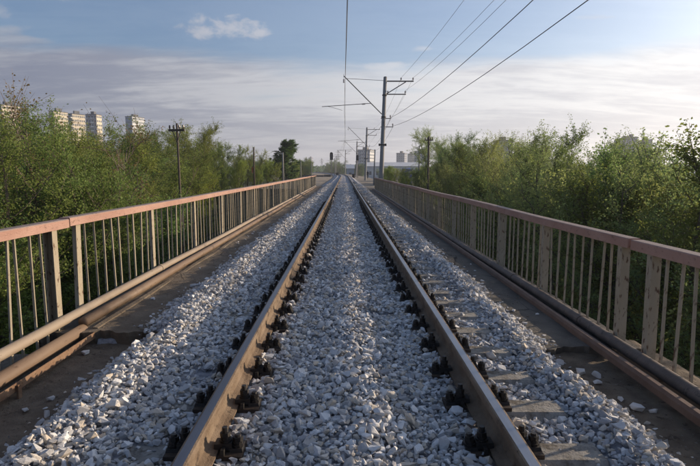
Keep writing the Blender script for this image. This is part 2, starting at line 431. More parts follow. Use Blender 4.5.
walkway('right_walkway', 1.45, 2.86, BR0 - 0.35, BR1 - 3, RZ, M['walk_right'], 4.0, 0.010, 0.8)

# dirt on the approach, lower than the slabs
def dirt_z(x, y):
    return -0.355 + fnoise(x, y, 1.9, 3) * 0.018 + fnoise(x, y, 6.3, 5) * 0.009 + fnoise(x, y, 23, 1) * 0.004 + sstep(-2.5, -3.0, x) * 0.02 - sstep(3.0, 3.4, np.abs(x)) * 0.25
for nm, x0, x1, yb in (('dirt_ground', -3.7, -1.55, BR0 + 0.35), ('dirt_ground', 1.5, 3.5, BR0 + 0.1)):
    me = grid_mesh(nm, np.linspace(x0, x1, 110), np.linspace(0.6, yb, 240), dirt_z, M['dirt'])
    tag(link(nm, me), kind='structure')

# strips beyond the bridge: dirt shoulder and far ballast bed
def strip(name, a, b, y0, y1, zfun, mat, n=120, k=6):
    ys = y0 + (y1 - y0) * np.linspace(0, 1, n) ** 1.4; ts = np.linspace(a, b, k)
    me = grid_mesh(name, ts, ys, zfun, mat, xf=lambda X, Y: X + cx(Y) - 0.05)
    return tag(link(name, me), kind='structure')
strip('dirt_shoulder', -11.0, 6.2, BR1 + 0.3, 420, lambda x, y: -0.40 + fnoise(x, y, 0.7, 2) * 0.03 + fnoise(x, y, 2.7, 1) * 0.015, M['far_dirt'], 200, 50)

# ------------------------------------------------------------------ rails, sleepers, fasteners
RAILX = 0.7975
TZ = 0.11                   # rail top; heights of rail, sleeper and ballast below are given from it
def rail_path(side, y0, y1):
    ys = list(np.arange(y0, 110, 12.5)) + list(np.arange(110, y1, 5.0))
    return [(float(cx(y)) + side * RAILX, float(y), TZ) for y in ys]
half = [(0.0235, 0.0), (0.0335, -0.003), (0.0375, -0.013), (0.0378, -0.038), (0.011, -0.052), (0.009, -0.075), (0.009, -0.12), (0.014, -0.145), (0.040, -0.160), (0.075, -0.169), (0.075, -0.18)]
prof = [(-a, b) for a, b in half] [::-1] + half
n = len(prof)
mats = [0] * n
mats[len(half) - 1] = 1
for side, lab in ((-1, 'steel rail on the left of the track, its inner flank rusty and sunlit'), (1, 'steel rail on the right of the track, its inner flank dark in shade')):
    o = MB().sweep(prof, rail_path(side, 0.4, 400), mats).build('rail', [M['rail_rust'], M['rail_head_dim_reflection'] if side < 0 else M['rail_head']])
    tag(o, lab, 'rail', 'rails of the single track')

# one sleeper: lofted concrete body, four fastening sets
def sleeper_mesh():
    mb = MB(); sect = []
    for x, wt, wb, zt in ((-1.35, .085, .125, -.222), (-1.335, .1, .14, -.207), (-1.05, .1, .145, -.204), (-.55, .1, .14, -.204), (-.4, .088, .12, -.235), (.4, .088, .12, -.235), (.55, .1, .14, -.204), (1.05, .1, .145, -.204), (1.335, .1, .14, -.207), (1.35, .085, .125, -.222)):
        sect.append([(x, -wb, -.40), (x, -wb, zt - .06), (x, -wt, zt - .012), (x, -wt + .015, zt), (x, wt - .015, zt), (x, wt, zt - .012), (x, wb, zt - .06), (x, wb, -.40)])
    for q in sect: mb.v += q
    k = 8
    for i in range(len(sect) - 1):
        for j in range(k):
            mb.f.append((i * k + j, i * k + (j + 1) % k, (i + 1) * k + (j + 1) % k, (i + 1) * k + j)); mb.m.append(0)
    mb.f.append(tuple(range(k))); mb.m.append(0); mb.f.append(tuple((len(sect) - 1) * k + j for j in range(k))); mb.m.append(0)
    return mb.mesh('sleeper', M['sleeper'])
def bolt_mesh(h):
    mb = MB()
    mb.tube([(0, 0, 0), (0, 0, .012)], .034, 10); mb.tube([(0, 0, .012), (0, 0, .028)], .027, 10); mb.tube([(0, 0, .028), (0, 0, .050)], .028, 6)
    mb.tube([(0, 0, .050), (0, 0, h)], [.017, .015], 8)
    return mb.mesh('bolt', M['fastener'])
def fastening_mesh():
    """for the +x side of a rail whose centre is at x=0: plate ledge, clip that grips the foot, sleeper insulating washer"""
    mb = MB()
    mb.box(.077, .205, -.085, .085, -.203, -.179, 1)
    mb.quad_prism([(.092, -.085, -.1785), (.115, -.085, -.1785), (.115, .085, -.1785), (.092, .085, -.1785), (.094, -.08, -.148), (.113, -.08, -.148), (.113, .08, -.148), (.094, .08, -.148)], 0)
    mb.quad_prism([(.05, -.04, -.164), (.15, -.04, -.172), (.15, .04, -.172), (.05, .04, -.164), (.052, -.036, -.138), (.145, -.036, -.132), (.145, .036, -.132), (.052, .036, -.138)], 0)
    mb.quad_prism([(.135, -.045, -.1785), (.205, -.045, -.1785), (.205, .045, -.1785), (.135, .045, -.1785), (.14, -.04, -.16), (.2, -.04, -.16), (.2, .04, -.16), (.14, .04, -.16)], 0)
    return mb.mesh('fastening', [M['fastener'], M['base_plate']])
SM, BM1, BM2, FM = sleeper_mesh(), bolt_mesh(.078), bolt_mesh(.062), fastening_mesh()
SP, Y0S = 0.543, 1.05
n_sl = int((72 - Y0S) / SP)
rs = random.Random(3)
ords = ['nearest', 'second', 'third', 'fourth', 'fifth', 'sixth', 'seventh', 'eighth']
def sleeper_y(i): return Y0S + SP * i
first_vis = 2
for i in range(n_sl):
    y = sleeper_y(i); k = i - first_vis
    if i < first_vis: lab = 'concrete sleeper under the ballast just below the bottom edge of the photo'
    elif k < 8: lab = 'pale concrete sleeper half buried in ballast, %s from the bottom of the photo' % ords[k]
    elif y < 14: lab = 'concrete sleeper in the middle stretch of ballast with black fastening bolts beside both rails'
    else: lab = 'concrete sleeper far along the track, almost covered by grey ballast'
    dz = rs.uniform(-.012, .004)
    s = link('railway_sleeper', SM, None, (float(cx(y)), y, TZ + dz)); tag(s, lab, 'sleeper', 'concrete sleepers under the rails')
    s.rotation_euler = (0, 0, float(-(y - 110) / 1750 * -1) if y > 110 else rs.uniform(-.006, .006))
    if y > 45: continue
    for rail in (-1, 1):
        for d in (-1, 1):
            f = link('fastening', FM, s, (rail * RAILX, 0, 0), (0, 0, 0 if d > 0 else math.pi))
            if y < 24:
                link('bolt', BM1, f, (.108, 0, -.134), (rs.uniform(-.06, .06), rs.uniform(-.06, .06), rs.uniform(0, 1)))
                link('bolt', BM2, f, (.172, 0, -.16), (rs.uniform(-.06, .06), rs.uniform(-.06, .06), rs.uniform(0, 1)))

# ------------------------------------------------------------------ ballast
def ballast_z(x, y):
    x = np.asarray(x, dtype=float); y = np.asarray(y, dtype=float)
    t = x - 0.05
    toe_l = -2.22 + fnoise(y, y * 0, 0.9, 1) * 0.10 + fnoise(y, y * 0, 3.1, 2) * 0.05
    toe_r = 2.06 + fnoise(y, y * 0, 0.8, 4) * 0.12 + fnoise(y, y * 0, 2.7, 5) * 0.06
    zl = np.where(y < BR0, -0.37, LZ - 0.02); zr = np.where(y < BR0 - 0.3, -0.37, RZ - 0.02)
    z = -0.205 + 0.045 * np.exp(-((t - 0.02) / 0.28) ** 2)
    hole = np.exp(-(((x - 0.35) / 0.22) ** 2 + ((y - 5.42) / 0.12) ** 2)); z = z - 0.075 * hole
    z = z + 0.012 * sstep(-0.95, -1.25, t) - 0.048 * sstep(0.80, 0.95, t) * sstep(1.55, 1.30, t)
    z = z + 0.035 * np.exp(-((x + 1.72) / 0.20) ** 2) + 0.03 * np.exp(-((x - 1.60) / 0.16) ** 2)
    z = z + fnoise(x, y, 1.1, 6) * 0.013 + fnoise(x, y, 3.6, 7) * 0.011
    z = z + TZ
    fl = sstep(toe_l + 0.60, toe_l, x); fr = sstep(toe_r - 0.50, toe_r, x)
    z = z * (1 - fl) + (zl - 0.02) * fl; z = z * (1 - fr) + (zr - 0.02) * fr
    return z, toe_l, toe_r

rng = np.random.default_rng(11)
def stone_hulls(k, npts, seed):
    r = np.random.default_rng(seed); out = []
    for _ in range(k):
        p = r.normal(size=(npts, 3)); p /= np.linalg.norm(p, axis=1)[:, None]
        p = np.sign(p) * np.abs(p) ** 0.75                         # squarer, like crushed rock
        p *= np.array([1.0, r.uniform(.5, .85), r.uniform(.36, .7)]) * r.uniform(.85, 1.1, (npts, 1))
        bm = bmesh.new()
        for q in p: bm.verts.new(q)
        res = bmesh.ops.convex_hull(bm, input=bm.verts)
        bmesh.ops.delete(bm, geom=[e for e in res['geom_interior'] if isinstance(e, bmesh.types.BMVert)], context='VERTS')
        bmesh.ops.triangulate(bm, faces=bm.faces)
        bm.verts.index_update(); bm.normal_update()
        out.append((np.array([v.co[:] for v in bm.verts]), np.array([[v.index for v in f.verts] for f in bm.faces])))
        bm.free()
    return out
def rot_mats(n_, r, flat):
    """random orientation, long axes kept near level by the factor flat"""
    a = r.uniform(0, 2 * np.pi, n_); b = r.normal(0, flat, n_); c = r.normal(0, flat, n_)
    ca, sa, cb, sb, cc, sc = np.cos(a), np.sin(a), np.cos(b), np.sin(b), np.cos(c), np.sin(c)
    Z = np.zeros(n_); O = np.ones(n_)
    Rz = np.stack([ca, -sa, Z, sa, ca, Z, Z, Z, O], -1).reshape(-1, 3, 3)
    Rx = np.stack([O, Z, Z, Z, cb, -sb, Z, sb, cb], -1).reshape(-1, 3, 3)
    Ry = np.stack([cc, Z, sc, Z, O, Z, -sc, Z, cc], -1).reshape(-1, 3, 3)
    return Rz @ Rx @ Ry
def scatter_stones(pos, size, hulls, r, flat=0.45):
    idx = r.integers(0, len(hulls), len(pos)); Vs, Fs, Rn, off = [], [], [], 0
    Rm = rot_mats(len(pos), r, flat)
    for h, (hv, hf) in enumerate(hulls):
        sel = np.nonzero(idx == h)[0]
        if len(sel) == 0: continue
        v = np.einsum('nij,kj->nki', Rm[sel], hv) * size[sel][:, None, None] + pos[sel][:, None, :]
        f = hf[None] + (off + np.arange(len(sel)) * len(hv))[:, None, None]
        Vs.append(v.reshape(-1, 3)); Fs.append(f.reshape(-1, 3)); off += len(sel) * len(hv)
        Rn.append(np.repeat(r.uniform(0, 1, len(sel)), len(hf)))
    return np.concatenate(Vs), np.concatenate(Fs), np.concatenate(Rn)

parts = []
def ballast_zone(y0, y1, step, s_lo, s_hi, hulls, lift, layers=1):
    for L in range(layers):
        xs = np.arange(-2.45, 2.25, step); ys = np.arange(y0, y1, step)
        X, Y = np.meshgrid(xs, ys); X = X.ravel() + rng.uniform(-.6, .6, X.size) * step; Y = Y.ravel() + rng.uniform(-.6, .6, Y.size) * step
        z, tl, tr = ballast_z(X, Y)
        rag = rng.normal(0, 0.045, X.size)
        keep = (X > tl + rag) & (X < tr + rag)
        dr = np.minimum(np.abs(X - 0.05 - RAILX), np.abs(X - 0.05 + RAILX))
        keep &= dr > 0.085
        ph = np.abs(((Y - Y0S) / SP + 0.5) % 1.0 - 0.5) * SP                # distance to the nearest sleeper axis
        keep &= ~((dr < 0.21) & (ph < 0.085) & (rng.uniform(0, 1, X.size) > 0.12))
        t_ = X - 0.05
        keep &= ~((t_ > 0.9) & (t_ < 1.30 + 0.08 * np.sin(Y * 7)) & (ph < 0.105) & (rng.uniform(0, 1, X.size) > (0.48 + 0.2 * np.sin(Y * 3) + 0.45 * sstep(4.5, 8, Y))))
        keep &= ~((t_ < -0.92) & (t_ > -1.24) & (ph < 0.095) & (rng.uniform(0, 1, X.size) > 0.22 + 0.55 * (Y > 6)))
        keep &= ~((np.abs(X - 0.36) < 0.17) & (np.abs(Y - 5.42) < 0.09))
        X, Y, z = X[keep], Y[keep], z[keep]
        sz = rng.lognormal(math.log((s_lo + s_hi) / 2), 0.32, X.size).clip(s_lo * 0.6, s_hi * 1.45) / 2
        zz_ = z + rng.uniform(-0.35, 0.55, X.size) * sz * 1.2 + lift - L * 0.018
        parts.append((scatter_stones(np.stack([X + cx(Y) - 0.05, Y, zz_], -1), sz, hulls, rng)))
H1, H2, H3 = stone_hulls(60, 14, 5), stone_hulls(30, 10, 6), stone_hulls(20, 7, 8)
ballast_zone(1.1, 6.0, 0.0295, 0.032, 0.054, H1, 0.004, 1)
ballast_zone(1.1, 6.0, 0.070, 0.042, 0.066, H1, 0.016, 1)
ballast_zone(6.0, 18.0, 0.040, 0.038, 0.060, H2, 0.004, 1)
ballast_zone(6.0, 18.0, 0.095, 0.05, 0.078, H2, 0.015, 1)
ballast_zone(18.0, 60.0, 0.080, 0.062, 0.095, H3, 0.008, 1)
# the packed bed below the top stones, and the bed beyond 60 m
bx = np.linspace(-2.55, 2.3, 110)
def bed_z(X, Y):
    z, tl, tr = ballast_z(X, Y)
    return np.where((X < tl) | (X > tr), z - 0.05, z - 0.012)
def bed(xs, ys, zoff):
    X, Y = np.meshgrid(xs, ys); Z = bed_z(X, Y) + zoff; V = np.stack([X + cx(Y) - 0.05, Y, Z], -1).reshape(-1, 3); nx, ny = len(xs), len(ys)
    i = np.arange((ny - 1) * (nx - 1)); r_, c_ = i // (nx - 1), i % (nx - 1); a = r_ * nx + c_
    F = np.concatenate([np.stack([a, a + 1, a + nx + 1], -1), np.stack([a, a + nx + 1, a + nx], -1)])
    return V, F, np.full(len(F), 0.2)
beds = [bed(bx, np.linspace(0.5, 22, 320), 0), bed(bx[::3], np.linspace(22, 60, 120), 0), bed(bx[::4], 60 + np.linspace(0, 1, 120) ** 1.5 * 340, 0.012)]
allp = parts + beds; Vs, Fs, Rn, Mi, off = [], [], [], [], 0
for j, (v, f, r_) in enumerate(allp):
    Vs.append(v); Fs.append(f + off); Rn.append(r_); off += len(v)
    Mi.append(np.full(len(f), 0 if j < len(parts) else 1))
tag(link('ballast', np_mesh('ballast', np.concatenate(Vs), np.concatenate(Fs), [M['ballast'], M['ballast_base']], np.concatenate(Rn), np.concatenate(Mi))), kind='stuff')

# grit and small gravel on the dirt and along the walkways
def grit():
    pts, szs = [], []
    def add(n_, x0, x1, y0, y1, zf, s0, s1):
        x = rng.uniform(x0, x1, n_); y = rng.uniform(y0, y1, n_); k = fnoise(x, y, 2.2, 9) > rng.uniform(-1.0, 0.7, n_); x, y = x[k], y[k]
        pts.append(np.stack([x, y, zf(x, y)], -1)); szs.append(rng.uniform(s0, s1, len(x)) / 2 * rng.uniform(.5, 1, len(x)))
    add(5200, -2.95, -2.0, 1.6, BR0 - .05, dirt_z, 0.006, 0.026)
    add(3600, 1.9, 2.75, 1.6, BR0 - .4, dirt_z, 0.006, 0.026)
    add(1100, -2.72, -2.62, 1.6, BR0, lambda x, y: -0.315 + x * 0, 0.010, 0.03)
    add(5200, -2.85, -2.0, BR0 + .1, 22, lambda x, y: LZ + x * 0 + 0.002, 0.006, 0.024)
    add(5200, 1.85, 2.6, BR0 - .2, 22, lambda x, y: RZ + x * 0 + 0.002, 0.006, 0.024)
    v, f, r_ = scatter_stones(np.concatenate(pts), np.concatenate(szs), H3, rng)
    tag(link('gravel', np_mesh('gravel', v, f, M['grit'], r_)), kind='stuff')
grit()

# loose ballast stones lying apart on the walkways: things of their own
def loose_mesh(h):
    hv, hf = H1[h]; return np_mesh('loose_stone', hv * 0.5, hf, M['ballast'], np.full(len(hf), 0.55 + 0.06 * (h % 6)))
LM = [loose_mesh(h) for h in range(6)]
G = 'stones that rolled off the ballast'
loose = [(-2.36, 3.72, .085, 'pale stone lying alone in the dirt between the left angle iron and the ballast'),
         (-2.28, 3.92, .07, 'smaller pale stone beside the lone stone on the left dirt strip'),
         (-2.50, 3.05, .09, 'large pale stone touching the foot of the left angle iron'),
         (-2.48, 3.22, .08, 'pale stone behind the large stone at the foot of the left angle iron'),
         (-2.52, 4.95, .10, 'pale stone in the shade under the broken end of the left concrete slab'),
         (-2.26, 2.93, .075, 'flat pale stone on the dark dirt near the left ballast toe'),
         (-2.40, 2.72, .06, 'small stone on the dark dirt nearest the lower left corner'),
         (2.08, 4.42, .11, 'large flat white stone under the broken end of the right concrete slab'),
         (2.20, 4.38, .09, 'white stone on the right beside the large flat one under the slab end'),
         (2.12, 4.20, .08, 'white stone in front of the large flat one under the right slab end'),
         (2.17, 3.70, .11, 'large white stone out on the right dirt strip beside its small companion'),
         (2.27, 3.66, .075, 'small white stone next to the large one on the right dirt strip'),
         (2.13, 3.85, .07, 'pale stone on the right dirt strip behind the pair of white stones'),
         (2.64, 3.55, .09, 'white stone resting on the dark pipe side near the right edge of the photo')]
for k, (x, y, s, lab) in enumerate(loose):
    o = link('loose_stone', LM[k % 6], None, (x, y, float(dirt_z(x, y)) + s * 0.22), (rs.uniform(-.2, .2), rs.uniform(-.2, .2), rs.uniform(0, 6))); o.scale = (s, s, s); tag(o, lab, 'stone', G)
for k in range(26):
    left = k % 2 == 0; y = rs.uniform(5.6, 16)
    x = rs.uniform(-2.5, -2.3) if left else rs.uniform(1.98, 2.3)
    s = rs.uniform(.04, .075); o = link('loose_stone', LM[k % 6], None, (x, y, (LZ if left else RZ) + s * .2), (rs.uniform(-.3, .3), rs.uniform(-.3, .3), rs.uniform(0, 6))); o.scale = (s, s, s)
    tag(o, 'small stone strewn on the %s concrete walkway of the bridge' % ('left' if left else 'right'), 'stone', G + (' on the left walkway' if left else ' on the right walkway'))

# ------------------------------------------------------------------ railings
def railing(x, inward, ztop, zbot, posts, gaps, label, y_extra0, y_extra1, bottom_plate):
    """inward: +1 when the track lies towards +x"""
    root = thing('bridge_railing', label, 'railing', (x, posts[0], 0), 'painted steel railings of the bridge')
    def loc(o): o.matrix_parent_inverse = Matrix.Translation((-x, -posts[0], 0)); return o
    y0, y1 = posts[0] - y_extra0, posts[-1] + y_extra1
    hw, hh, b = .06, .092, .008
    pr = [(-hw + b, 0), (-hw, -b), (-hw, -hh), (hw, -hh), (hw, -b), (hw - b, 0)]
    ys = np.linspace(y0, y1, max(2, int((y1 - y0) / 2.3)))
    sag = lambda y: 0.006 * math.sin(y * 1.9 + x) + 0.004 * math.sin(y * 0.7)
    path = [(x + 0.006 * math.sin(y * 1.3), float(y), ztop + sag(y)) for y in ys]
    loc(MB().sweep(pr, path, [0, 0, 0, 0, 1, 1]).build('handrail', [M['pink_paint'], M['grey_worn']], root))
    pz0, pz1 = zbot - .12, ztop - .094
    if inward > 0: pm = MB().box(.042, .05, -.045, .045, pz0, pz1).box(-.05, -.042, -.045, .045, pz0, pz1).box(-.0418, .0418, .032, .04, pz0, pz1).mesh('post', M['cream_paint'])
    else: pm = MB().box(-.042, .042, -.04, .04, pz0, pz1).mesh('post', M['cream_paint'])
    bmh = MB().box(-.010, .010, -.010, .010, zbot - .10, ztop - .094).mesh('baluster', M['cream_paint'])
    plate = MB().box(-.022, .022, -.05, .05, pz0, pz1).mesh('post', M['cream_paint'])
    for i, py in enumerate(posts):
        o = loc(link('post', pm if inward < 0 or abs(py - 5.34) < .1 else plate, root, (x, py, 0), (-.035 if abs(py - 5.84) < .1 else rs.uniform(-.006, .006), rs.uniform(-.006, .006), rs.uniform(-.03, .03))))
        if i + 1 < len(posts):
            for k in range(gaps[i]):
                yy = py + (posts[i + 1] - py) * (k + 1) / (gaps[i] + 1) + rs.uniform(-.022, .022)
                loc(link('baluster', bmh, root, (x + rs.uniform(-.006, .006), yy, 0), (rs.gauss(0, .014), rs.gauss(0, .010), rs.uniform(-.3, .3))))
    k = 0
    yy = posts[0] - .19
    while yy > y0 + .05:
        loc(link('baluster', bmh, root, (x, yy, 0), (rs.uniform(-.016, .016), rs.uniform(-.01, .01), 0))); yy -= .19 + rs.uniform(-.02, .03)
    if bottom_plate:
        q = [(-.045, -.06), (-.045, -.05), (.035, -.05), (.035, .03), (.045, .03), (.045, -.06)]
        q = [(a * -1 if inward < 0 else a, b_) for a, b_ in q]
        if inward < 0: q = q[::-1]
        loc(MB().sweep(q, [(x + inward * .062, y0 + .02, zbot), (x + inward * .062, y1, zbot)]).build('bottom_angle', M['cream_pipe'], root))
    else:
        loc(MB().box(x - .03, x + .03, y0, y1, zbot - .16, zbot - .1).build('bottom_rail', M['rust_steel'], root))
    return root
XL, XR = -3.0, 2.70
LT, RT = 0.915, 0.795
pl = [5.84 + 2.32 * i for i in range(22)]
railing(XL, 1, LT, -0.22, pl, [9] * 22, 'long pink and cream steel railing along the left walkway of the bridge', .22, .4, False)
railing(XL, 1, LT - .012, -0.24, [1.1, 3.3, 5.34], [9, 10], 'near end section of the left railing, before the gap in its pink handrail', .8, .26, False)
pr_ = [4.98 + 1.98 * i for i in range(22)]
railing(XR, -1, RT, -0.24, pr_, [8] * 22, 'long pink and cream steel railing along the right walkway in shade', .16, .4, True)
railing(XR + .01, -1, RT - .008, -0.27, [0.7, 2.6, 4.50], [9, 9], 'near end section of the right railing, cut off by the right edge of the photo', .5, .29, True)

# pipes and steel along the feet of the railings
def longtube(name, mat, x, z, r, y0, y1, label, cat, n_=14, wob=.008, collars=(), seed=1.0):
    ys = np.arange(y0, y1 + .1, 0.8 if y1 - y0 < 12 else 2.0)
    pts = [(x + math.sin(y * .55 + seed) * wob, float(y), z + math.sin(y * .8 + seed * 2) * wob * .7) for y in ys]
    root = thing(name, label, cat, (x, float(ys[0]), z))
    o = MB().tube(pts, r, n_).build('pipe_body', mat, root, True); o.matrix_parent_inverse = Matrix.Translation((-x, -float(ys[0]), -z))
    for yc in collars:
        xx, zz2 = x + math.sin(yc * .55 + seed) * wob, z + math.sin(yc * .8 + seed * 2) * wob * .7
        o = MB().tube([(xx, yc - .045, zz2), (xx, yc + .045, zz2)], r * 1.13, n_).build('pipe_collar', mat, root); o.matrix_parent_inverse = Matrix.Translation((-x, -float(ys[0]), -z))
    return root
longtube('conduit', M['cream_pipe'], -2.895, -.118, .05, .6, 54, 'slim cream painted pipe running along the foot of the left railing', 'pipe', collars=(8.2, 17.5, 27), seed=.6)
longtube('conduit', M['brown_pipe'], -2.755, -.252, .062, .6, 5.55, 'thick brown pipe at lower left, lying on dirt and ending at the slab', 'pipe', seed=2.0, wob=.004)
longtube('conduit', M['brown_pipe'], -2.755, -.168, .055, 5.42, 53, 'brown pipe lying on the left concrete walkway beside the cream pipe', 'pipe', collars=(14, 24), seed=3.1)
longtube('conduit', M['dark_pipe'], 2.585, -.215, .055, .6, 48, 'dark pipe along the foot of the right railing behind the rusty bar', 'pipe', collars=(5.6, 7.9, 15.5), seed=4.2)

root = thing('angle_iron', 'rusty angle iron edging the dirt at lower left with a short stake', 'angle iron', (-2.6, 5.3, -.3))
o = MB().sweep([(-.03, -.035), (.03, -.035), (.03, .03), (.023, .03), (.023, -.028), (-.03, -.028)], [(-2.60, .6, -.275), (-2.605, 3.3, -.268), (-2.60, 5.45, -.262)]).build('angle_bar', M['rust_steel'], root); o.matrix_parent_inverse = Matrix.Translation((2.6, -5.3, .3))
for y in (1.6, 3.98):
    o = MB().box(-2.569, -2.553, y - .022, y + .022, -.42, -.25).build('stake', M['rust_steel'], root); o.matrix_parent_inverse = Matrix.Translation((2.6, -5.3, .3))
tag(MB().sweep([(-.035, -.05), (.035, -.05), (.035, .0), (.02, .028), (-.02, .028), (-.035, 0)], [(2.37, .6, -.238), (2.40, 3.0, -.232), (2.43, 6.5, -.236), (2.46, 14, -.235), (2.455, 26, -.235), (2.46, 47, -.235)]).build('steel_bar', M['rust_bar']), 'long rusty bar bordering the right walkway in front of the dark pipe', 'steel bar')
# low concrete lip of the left slab beside the pipe
tag(MB().sweep([(-.05, -.06), (.02, -.06), (.012, .012), (-.04, .018)], [(-2.60 + .012 * math.sin(y * 1.3) + .008 * math.sin(y * 3.1), float(y), LZ + .006 * math.sin(y * 2.2)) for y in np.linspace(BR0 + .12, 40, 120)]).build('concrete_lip', M['walk_left']), kind='structure')

# ------------------------------------------------------------------ catenary masts and wires
def mast(base, hgt, lean, label, detail=True):
    x, y, z = base
    root = thing('catenary_mast', label, 'mast', base, 'catenary masts beside the track')
    top = (lean * hgt, 0, hgt)
    at = lambda h: Vector((lean * h, 0, h))
    MB().tube([(0, 0, -1.5), (0, 0, 0), top], [.215, .205, .145], 16).build('pole', M['mast_concrete'], root, True)
    MB().tube([top, (top[0], 0, top[2] + .06)], [.15, .11], 16).build('pole_cap', M['dark_steel'], root)
    zt = hgt
    mb = MB().bar(at(zt - .28) + Vector((-.12, .16, 0)), at(zt - .28) + Vector((2.4, .16, 0)), .09, .09)
    mb.build('cross_arm', M['dark_steel'], root)
    MB().bar(at(zt - 1.35) + Vector((.05, .16, 0)), at(zt - 1.35) + Vector((1.8, .16, 0)), .08, .08).build('cross_arm', M['dark_steel'], root)
    MB().bar(at(zt - 1.35) + Vector((.2, .16, .05)), at(zt - .33) + Vector((1.75, .16, 0)), .07, .07).build('strut', M['dark_steel'], root)
    def insul(p, h=.26):
        m_ = MB().tube([p, p + Vector((0, 0, .08))], .02, 6)
        for k in range(3): m_.tube([p + Vector((0, 0, .08 + k * .06)), p + Vector((0, 0, .125 + k * .06))], [.065, .04], 10)
        m_.build('insulator', M['ceramic'], root)
    insul(at(zt - .23) + Vector((1.35, .16, 0))); insul(at(zt - .23) + Vector((2.35, .16, 0))); insul(at(zt - 1.31) + Vector((1.75, .16, 0))); insul(at(zt - 1.31) + Vector((.28, .16, 0)))
    for zz3, L in ((zt - 3.35, .62), (zt - 4.05, .85)):
        MB().bar(at(zz3) + Vector((-.22, .15, 0)), at(zz3) + Vector((L, .15, 0)), .06, .06).build('bracket', M['dark_steel'], root)
        insul(at(zz3 + .03) + Vector((L - .04, .15, 0)), .2)
    MB().tube([at(zt - 1.45) + Vector((0, 0, -.04)), at(zt - 1.45) + Vector((0, 0, .05))], .2, 14).build('band', M['dark_steel'], root)
    for zz3 in (zt - 3.3, zt - 5.6):
        MB().tube([at(zz3), at(zz3 + .1)], .21, 14).build('band', M['dark_steel'], root)
    cxx = at(zt - 5.55).x; MB().box(cxx - .33, cxx - .2, -.1, .1, zt - 5.65, zt - 5.45).box(cxx + .2, cxx + .33, -.1, .1, zt - 5.65, zt - 5.45).build('clamp', M['dark_steel'], root)
    # inclined cantilever towards the track, tie rod, registration arm
    dx = -3.12
    p_low = at(zt - 3.0) + Vector((-.17, 0, 0)); p_tip = Vector((dx, 0, zt + .12))
    MB().tube([p_low, p_tip], .038, 8).build('cantilever', M['dark_steel'], root)
    MB().tube([at(zt - .25) + Vector((-.14, 0, 0)), Vector((dx + .2, 0, zt - .09))], .018, 6).build('tie_rod', M['dark_steel'], root)
    pa = p_low.lerp(p_tip, .35) + Vector((0, 0, -.22))
    MB().tube([pa + Vector((-.02, 0, 0)), pa + Vector((-3.9, -.12, -.28))], .026, 8).build('registration_arm', M['dark_steel'], root)
    MB().tube([pa + Vector((-.03, 0, 0)), p_low.lerp(p_tip, .28)], .022, 6).build('hinge', M['dark_steel'], root)
    mi_ = MB()
    for k in range(4): mi_.tube([pa + Vector((-.28 - k * .07, -.004, -.035 - k * .006)), pa + Vector((-.33 - k * .07, -.004, -.038 - k * .006))], [.07, .045], 10)
    mi_.build('insulator', M['ceramic'], root)
    MB().tube([pa + Vector((-3.4, -.11, -.26)), pa + Vector((-2.8, -.1, -.40)), pa + Vector((-2.2, -.1, -.58))], .014, 6).build('steady_arm', M['dark_steel'], root)
    mi_ = MB()
    for k in range(3): mi_.tube([(dx, 0, zt - .42 + k * .1), (dx, 0, zt - .36 + k * .1)], [.075, .05], 10)
    mi_.tube([(dx, 0, zt - .46), (dx, 0, zt + .28)], .012, 5)
    mi_.build('insulator', M['ceramic'], root)
    return root
MASTS = []
for (py_top, Y, xoff, lean, lab) in (
        (None, -7.0, None, .02, 'concrete catenary mast behind the camera'),
        (80.5, 45, 3.02, .034, 'tall grey concrete catenary mast with two cross arms just outside the right railing'),
        (128.7, 97, 3.75, .03, 'second catenary mast from the bridge, darker, carrying the wires over the right side'),
        (142, 146, 3.5, .028, 'third catenary mast along the line, with the black signal head beside it'),
        (150.6, 208, 2.9, .02, 'fourth catenary mast along the line, thin where the track curves left'),
        (156, 270, 2.9, .02, 'fifth and farthest catenary mast above the end of the track')):
    zb = -1.0 if Y > 40 else -.5
    ztop = CAM_H + (VPY - py_top) * Y / F_PX if py_top else 9.2
    bx_ = float(cx(Y)) + (xoff if xoff else 4.6)
    MASTS.append((bx_, Y, zb, ztop - zb, lean))
    if Y > 0: mast((bx_, Y, zb), ztop - zb, lean, lab)

def wire(name, pts_, r, sag, label, cat='wire', parent=None, group=None, n_=14):
    pts = []
    for a, b in zip(pts_[:-1], pts_[1:]):
        a, b = Vector(a), Vector(b); k0 = 0 if not pts else 1
        for k in range(k0, n_ + 1):
            t = k / n_; p = a.lerp(b, t); p.z -= 4 * sag * t * (1 - t); pts.append(p)
    o = MB().tube(pts, r, 5).build(name, M['wire'], parent)
    if parent is None: tag(o, label, cat, group)
    return pts
def over(i, dx, dz):
    bx_, Y, zb, h, lean = MASTS[i]; return Vector((bx_ + dx + lean * (h + dz), Y, zb + h + dz))
root = thing('catenary', 'overhead contact wire and messenger wire hung above the middle of the track', 'overhead line', (0.1, 45, 6))
mess, cont = [], []
for i in range(len(MASTS)):
    st = (-1) ** i * .12
    bx_, Y, zb, h, lean = MASTS[i]
    mess.append((float(cx(Y)) + .05 + st * .3, Y, zb + h - .45)); cont.append((float(cx(Y)) + .06 + st, Y, zb + h - 2.75))
mess[0] = (.22, -7, 8.75); cont[0] = (.16, -7, 6.55)
back = Matrix.Translation((-.1, -45, -6))
for nm, pp, sg in (('messenger_wire', mess, .75), ('contact_wire', cont, .05)):
    pts = []
    for a, b in zip(pp[:-1], pp[1:]):
        a, b = Vector(a), Vector(b)
        for k in range(0 if not pts else 1, 15):
            t = k / 14; p = a.lerp(b, t); p.z -= 4 * sg * t * (1 - t); pts.append(p)
    o = MB().tube(pts, .011 if nm[0] == 'm' else .010, 5).build(nm, M['wire'], root); o.matrix_parent_inverse = back
